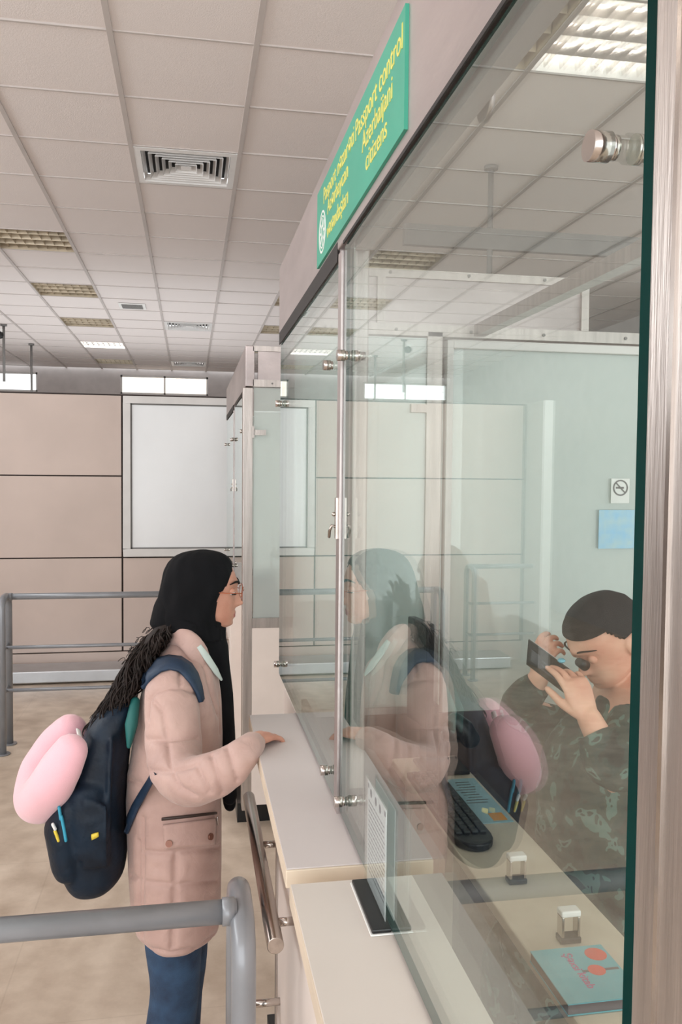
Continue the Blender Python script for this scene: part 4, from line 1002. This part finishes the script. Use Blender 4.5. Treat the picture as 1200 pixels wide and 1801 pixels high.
# neck pillow hooked on the backpack
k = NT('pink_plush'); k.b.inputs['Base Color'].default_value = srgb(240, 186, 196); k.b.inputs['Roughness'].default_value = .9; k.b.inputs['Sheen Weight'].default_value = .5
n1 = k.add('ShaderNodeTexNoise'); n1.inputs['Scale'].default_value = 160; bp = k.add('ShaderNodeBump'); bp.inputs['Strength'].default_value = .3; bp.inputs['Distance'].default_value = .004; k.link(n1.outputs['Fac'], bp.inputs['Height']); k.link(bp.outputs[0], k.b.inputs['Normal']); M['plush'] = k.m
pil = thing('neck_pillow', W(88, 1440, -.1), 'pink plush U-shaped neck pillow hanging on the backpack', 'pillow')
pp = [W(122, 1288, .09), W(98, 1315, .10), W(76, 1352, .09), W(66, 1392, .03), W(70, 1408, -.05), W(88, 1384, -.13), W(106, 1352, -.16), W(123, 1322, -.16)]
pb_ = MB().tube(pp, [.050, .056, .060, .060, .060, .056, .052, .044], [.05, .055, .058, .06, .058, .056, .052, .044], seg=32, smooth_path=5, up=(.3, .1, 1))
me = solid(pb_, 'pillow_body', .006, 5); me.materials.append(M['plush']); link('pillow_body', me, pil)
MB().tube([W(138, 1284, -.1), W(140, 1294, -.13)], .003, .008, seg=8).build('white_label', M['white'], pil)

# ================================================================== THE OFFICER
OYc = 1.88
def F(px, py, dy=0.0): return at(px, py, OYc + dy)
k = NT('camouflage'); tc = k.add('ShaderNodeTexCoord'); vo = k.add('ShaderNodeTexNoise'); vo.inputs['Scale'].default_value = 20; vo.inputs['Detail'].default_value = 2; vo.inputs['Distortion'].default_value = .5
k.link(tc.outputs['Object'], vo.inputs[0]); rp = k.add('ShaderNodeValToRGB'); rp.color_ramp.interpolation = 'CONSTANT'; e = rp.color_ramp.elements
e[0].position = 0; e[0].color = srgb(12, 26, 28); e[1].position = .42; e[1].color = srgb(28, 54, 52)
for p_, c_ in ((.5, srgb(50, 62, 56)), (.58, srgb(82, 112, 104)), (.66, srgb(26, 38, 38))): x = e.new(p_); x.color = c_
k.link(vo.outputs['Fac'], rp.inputs[0]); k.link(rp.outputs[0], k.b.inputs['Base Color']); k.b.inputs['Roughness'].default_value = .85; M['camo'] = k.m
oh = F(1066, 1120)
of = thing('person', (oh.x + .05, OYc, .0), 'officer in green camouflage bent over a passport held up behind the glass', 'person')
# head turned toward the counter and bowed
fx = Vector((-1, -.2, -.72)).normalized(); fz = Vector((-.55, -.15, 1)); om = frame(oh, fx, fz) @ Matrix.Scale(1.02, 4)
bd = MB(); bd.rings(xform(head_rings(True), om))
for s in (-1, 1): bd.ball(om @ Vector((-.008, s * .077, -.012)), .018, .008, .03, rot=om.to_3x3().normalized())
bd.tube([om @ Vector((-.03, 0, -.05)), om @ Vector((-.06, 0, -.11)), F(1145, 1225)], [.058, .056, .07], seg=24)
bd.tube([F(1125, 1240), F(1110, 1340), F(1100, 1450)], [.10, .11, .12], [.16, .16, .16], seg=24)
# near arm raised: wrist by the camo cuff, hand over the passport
w1 = F(1036, 1262, -.16); w2 = F(948, 1192, .10)
bd.tube([F(1120, 1300, -.15), F(1085, 1360, -.2), w1], [.05, .045, .027], seg=18)
bd.tube([F(1120, 1290, .17), F(1000, 1280, .19), F(918, 1246, .17), F(930, 1222, .13), w2], [.05, .045, .036, .034, .026], seg=18)
d1 = (F(1002, 1175, -.13) - w1); hand(bd, frame(w1, d1, Vector((.25, -1, .1))), curl=((12, 22, 12), (22, 30, 18), (32, 40, 24), (38, 48, 30)), spread=4, thumb=(34, 22), s=.93)
d2 = (F(958, 1135, .07) - w2); hand(bd, frame(w2, d2, Vector((-.9, -.5, .2))), curl=((30, 45, 30), (35, 50, 35), (40, 55, 35), (45, 55, 40)), spread=3, thumb=(30, 30), s=.9)
# seated legs
for s in (-1, 1):
    bd.tube([F(1110, 1600, s * .09), F(940, 1625, s * .12), Vector((F(930, 1530).x, OYc + s * .12, .5)), Vector((F(925, 1530).x, OYc + s * .12, .2))], [.08, .06, .05, .035], seg=18)
me = solid(bd, 'body', .0035, 4, .4); ob = link('body', me, of); me.materials.append(M['skin2'])
# short dark hair as a cap following the skull
hr = head_rings(True); V = []
hh = MB(); rr = []
for r in hr:
    z = r[0][2]
    rr.append([tuple(om @ (Vector(p) * 1.0 + Vector((p[0], p[1], max(0, p[2]) * .6)).normalized() * .005)) for p in r])
me = MB().rings(rr).mesh('hair'); bm = bmesh.new(); bm.from_mesh(me); inv = om.inverted(); kill = []
for f_ in bm.faces:
    c = inv @ f_.calc_center_median()
    lim = .058 if c.x > .03 else (.058 - (.03 - c.x) * 1.6)
    lim = max(lim, -.05)
    if c.z < lim or (abs(c.y) > .06 and -.03 < c.x < .02 and c.z < .02): kill.append(f_)
bmesh.ops.delete(bm, geom=kill, context='FACES'); bm.to_mesh(me); bm.free(); me.materials.append(mat('cropped_hair', srgb(40, 34, 32), .75, var=.2, scale=200, bump=.5, bscale=500))
hc = link('hair', me, of); so = hc.modifiers.new('s', 'SOLIDIFY'); so.thickness = .008; so.offset = -.3
for s in (-1, 1):
    ec_ = om @ Vector((.0735, s * .031, .002)); MB().ball(ec_, .0118).build('eyelid', M['skin2'], of)
    MB().tube([om @ Vector((.066, s * .052, .027)), om @ Vector((.080, s * .044, .033)), om @ Vector((.0885, s * .030, .034)), om @ Vector((.092, s * .014, .030))], [.001, .0018, .002, .0015], [.002, .003, .003, .003], seg=8, smooth_path=3).build('eyebrow', M['brow'], of)
# camouflage jacket and trousers
jk = MB()
JT = [(1222, 1085, 1150, .10), (1245, 1060, 1175, .16), (1275, 1030, 1195, .2), (1310, 985, 1200, .21), (1350, 968, 1205, .21), (1400, 960, 1205, .21), (1450, 955, 1205, .21), (1500, 956, 1200, .2), (1560, 962, 1195, .2), (1620, 975, 1195, .2)]
R = []
for i in range(36):
    py = 1222 + (1620 - 1222) * i / 35; I = lambda j: float(np.interp(py, [a[0] for a in JT], [a[j] for a in JT]))
    pb, pf = F(I(1), py), F(I(2), py); c, a, b_ = (pb.x + pf.x) / 2, (pf.x - pb.x) / 2, I(3)
    R.append([(c + (a + .004 * math.sin(6 * q * .13 + i)) * math.cos(2 * math.pi * q / 48), OYc + (b_) * math.sin(2 * math.pi * q / 48), pb.z) for q in range(48)])
jk.rings(R[::-1])
jk.tube([F(1125, 1275, -.15), F(1100, 1330, -.2), F(1075, 1340, -.2), F(1045, 1290, -.165)], [.07, .068, .06, .042], seg=24, cap='flat', smooth_path=4)
jk.tube([F(1100, 1290, .17), F(1000, 1285, .19), F(915, 1252, .17), F(925, 1225, .13), F(948, 1203, .10)], [.072, .06, .048, .046, .036], seg=24, cap='flat', smooth_path=4)
jk.tube([F(1120, 1232), F(1075, 1240)], [.07, .03], [.09, .06], seg=20)
me = solid(jk, 'jacket', .006, 5); me.materials.append(M['camo']); link('jacket', me, of)
tr_ = MB()
for s in (-1, 1):
    tr_.tube([F(1130, 1610, s * .09), F(1000, 1618, s * .11), F(930, 1630, s * .12), Vector((F(925, 1530).x, OYc + s * .12, .55)), Vector((F(920, 1530).x, OYc + s * .12, .2))], [.095, .085, .07, .06, .055], seg=24, cap='flat', smooth_path=3)
me = solid(tr_, 'trousers', .008, 4); me.materials.append(M['camo']); link('trousers', me, of)
for s in (-1, 1):
    p = F(905, 1530); MB().tube([Vector((p.x + .03, OYc + s * .12, .165)), Vector((p.x - .14, OYc + s * .12, .155))], [.045, .03], [.045, .042], seg=18).build('boot', M['black'], of)
# office chair
p = F(1120, 1500)
ch = thing('office_chair', (p.x, OYc, .12), 'dark office chair under the seated officer', 'chair')
sz = .72
MB().box(p.x - .2, p.x + .24, OYc - .22, OYc + .22, sz - .09, sz - .03).build('seat', M['black'], ch, bevel=.02)
MB().box(p.x + .23, p.x + .28, OYc - .2, OYc + .2, sz + .05, sz + .5).build('backrest', M['black'], ch, bevel=.02)
MB().tube([(p.x, OYc, .16), (p.x, OYc, sz - .08)], .03, seg=16, cap='flat', up=(1, 0, 0)).build('column', M['chrome'], ch)
for q in range(5):
    a = 2 * math.pi * q / 5 + .3; MB().tube([(p.x, OYc, .17), (p.x + .2 * math.cos(a), OYc + .2 * math.sin(a), .135)], [.02, .014], seg=10, up=(0, 0, 1)).build('leg', M['black'], ch)
# passport held in the hands, magnifier at the eye
c0 = [F(932, 1128, .0), F(1000, 1178, -.09), F(985, 1212, -.10), F(952, 1172, .0)]
pa = thing('passport', (c0[0] + c0[2]) / 2, 'open dark passport held up in the officer\'s hands', 'passport')
u = (c0[1] - c0[0]); v = (c0[3] - c0[0]); n_ = u.cross(v).normalized(); u_ = u.normalized(); v_ = (v - u_ * v.dot(u_)).normalized()
cc = (c0[0] + c0[1]) / 2 + v_ * .04
MB().obox(cc, u_, v_, n_, .062, .044, .0016).build('cover', mat('passport_cover', srgb(36, 42, 40), .4), pa)
MB().obox(cc + n_ * .003, u_, v_, n_, .060, .042, .0014).build('pages', M['paper'], pa)
b = MB()
for i in range(3): b.obox(cc - n_ * .0018 + v_ * (.02 - i * .014) + u_ * .015, u_, v_, n_, .03, .003, .0003)
b.obox(cc - n_ * .0018 - u_ * .035, u_, v_, n_, .014, .02, .0003); b.build('printing', M['ink'], pa)
lo = thing('eye_loupe', F(1012, 1165, -.05), 'small black loupe with shining lens at the officer\'s eye', 'magnifier')
le = F(1018, 1164, -.06); ey = om @ Vector((.1, .031, .003)); dd = (ey - le).normalized()
MB().tube([le, le + dd * .03], [.010, .013], seg=24, cap='flat', up=(0, 0, 1)).build('barrel', M['black'], lo)
MB().ball(F(988, 1162, -.10), .009, .009, .006).build('lens', mat('blue_lens', srgb(120, 190, 210), .1, .3), lo)
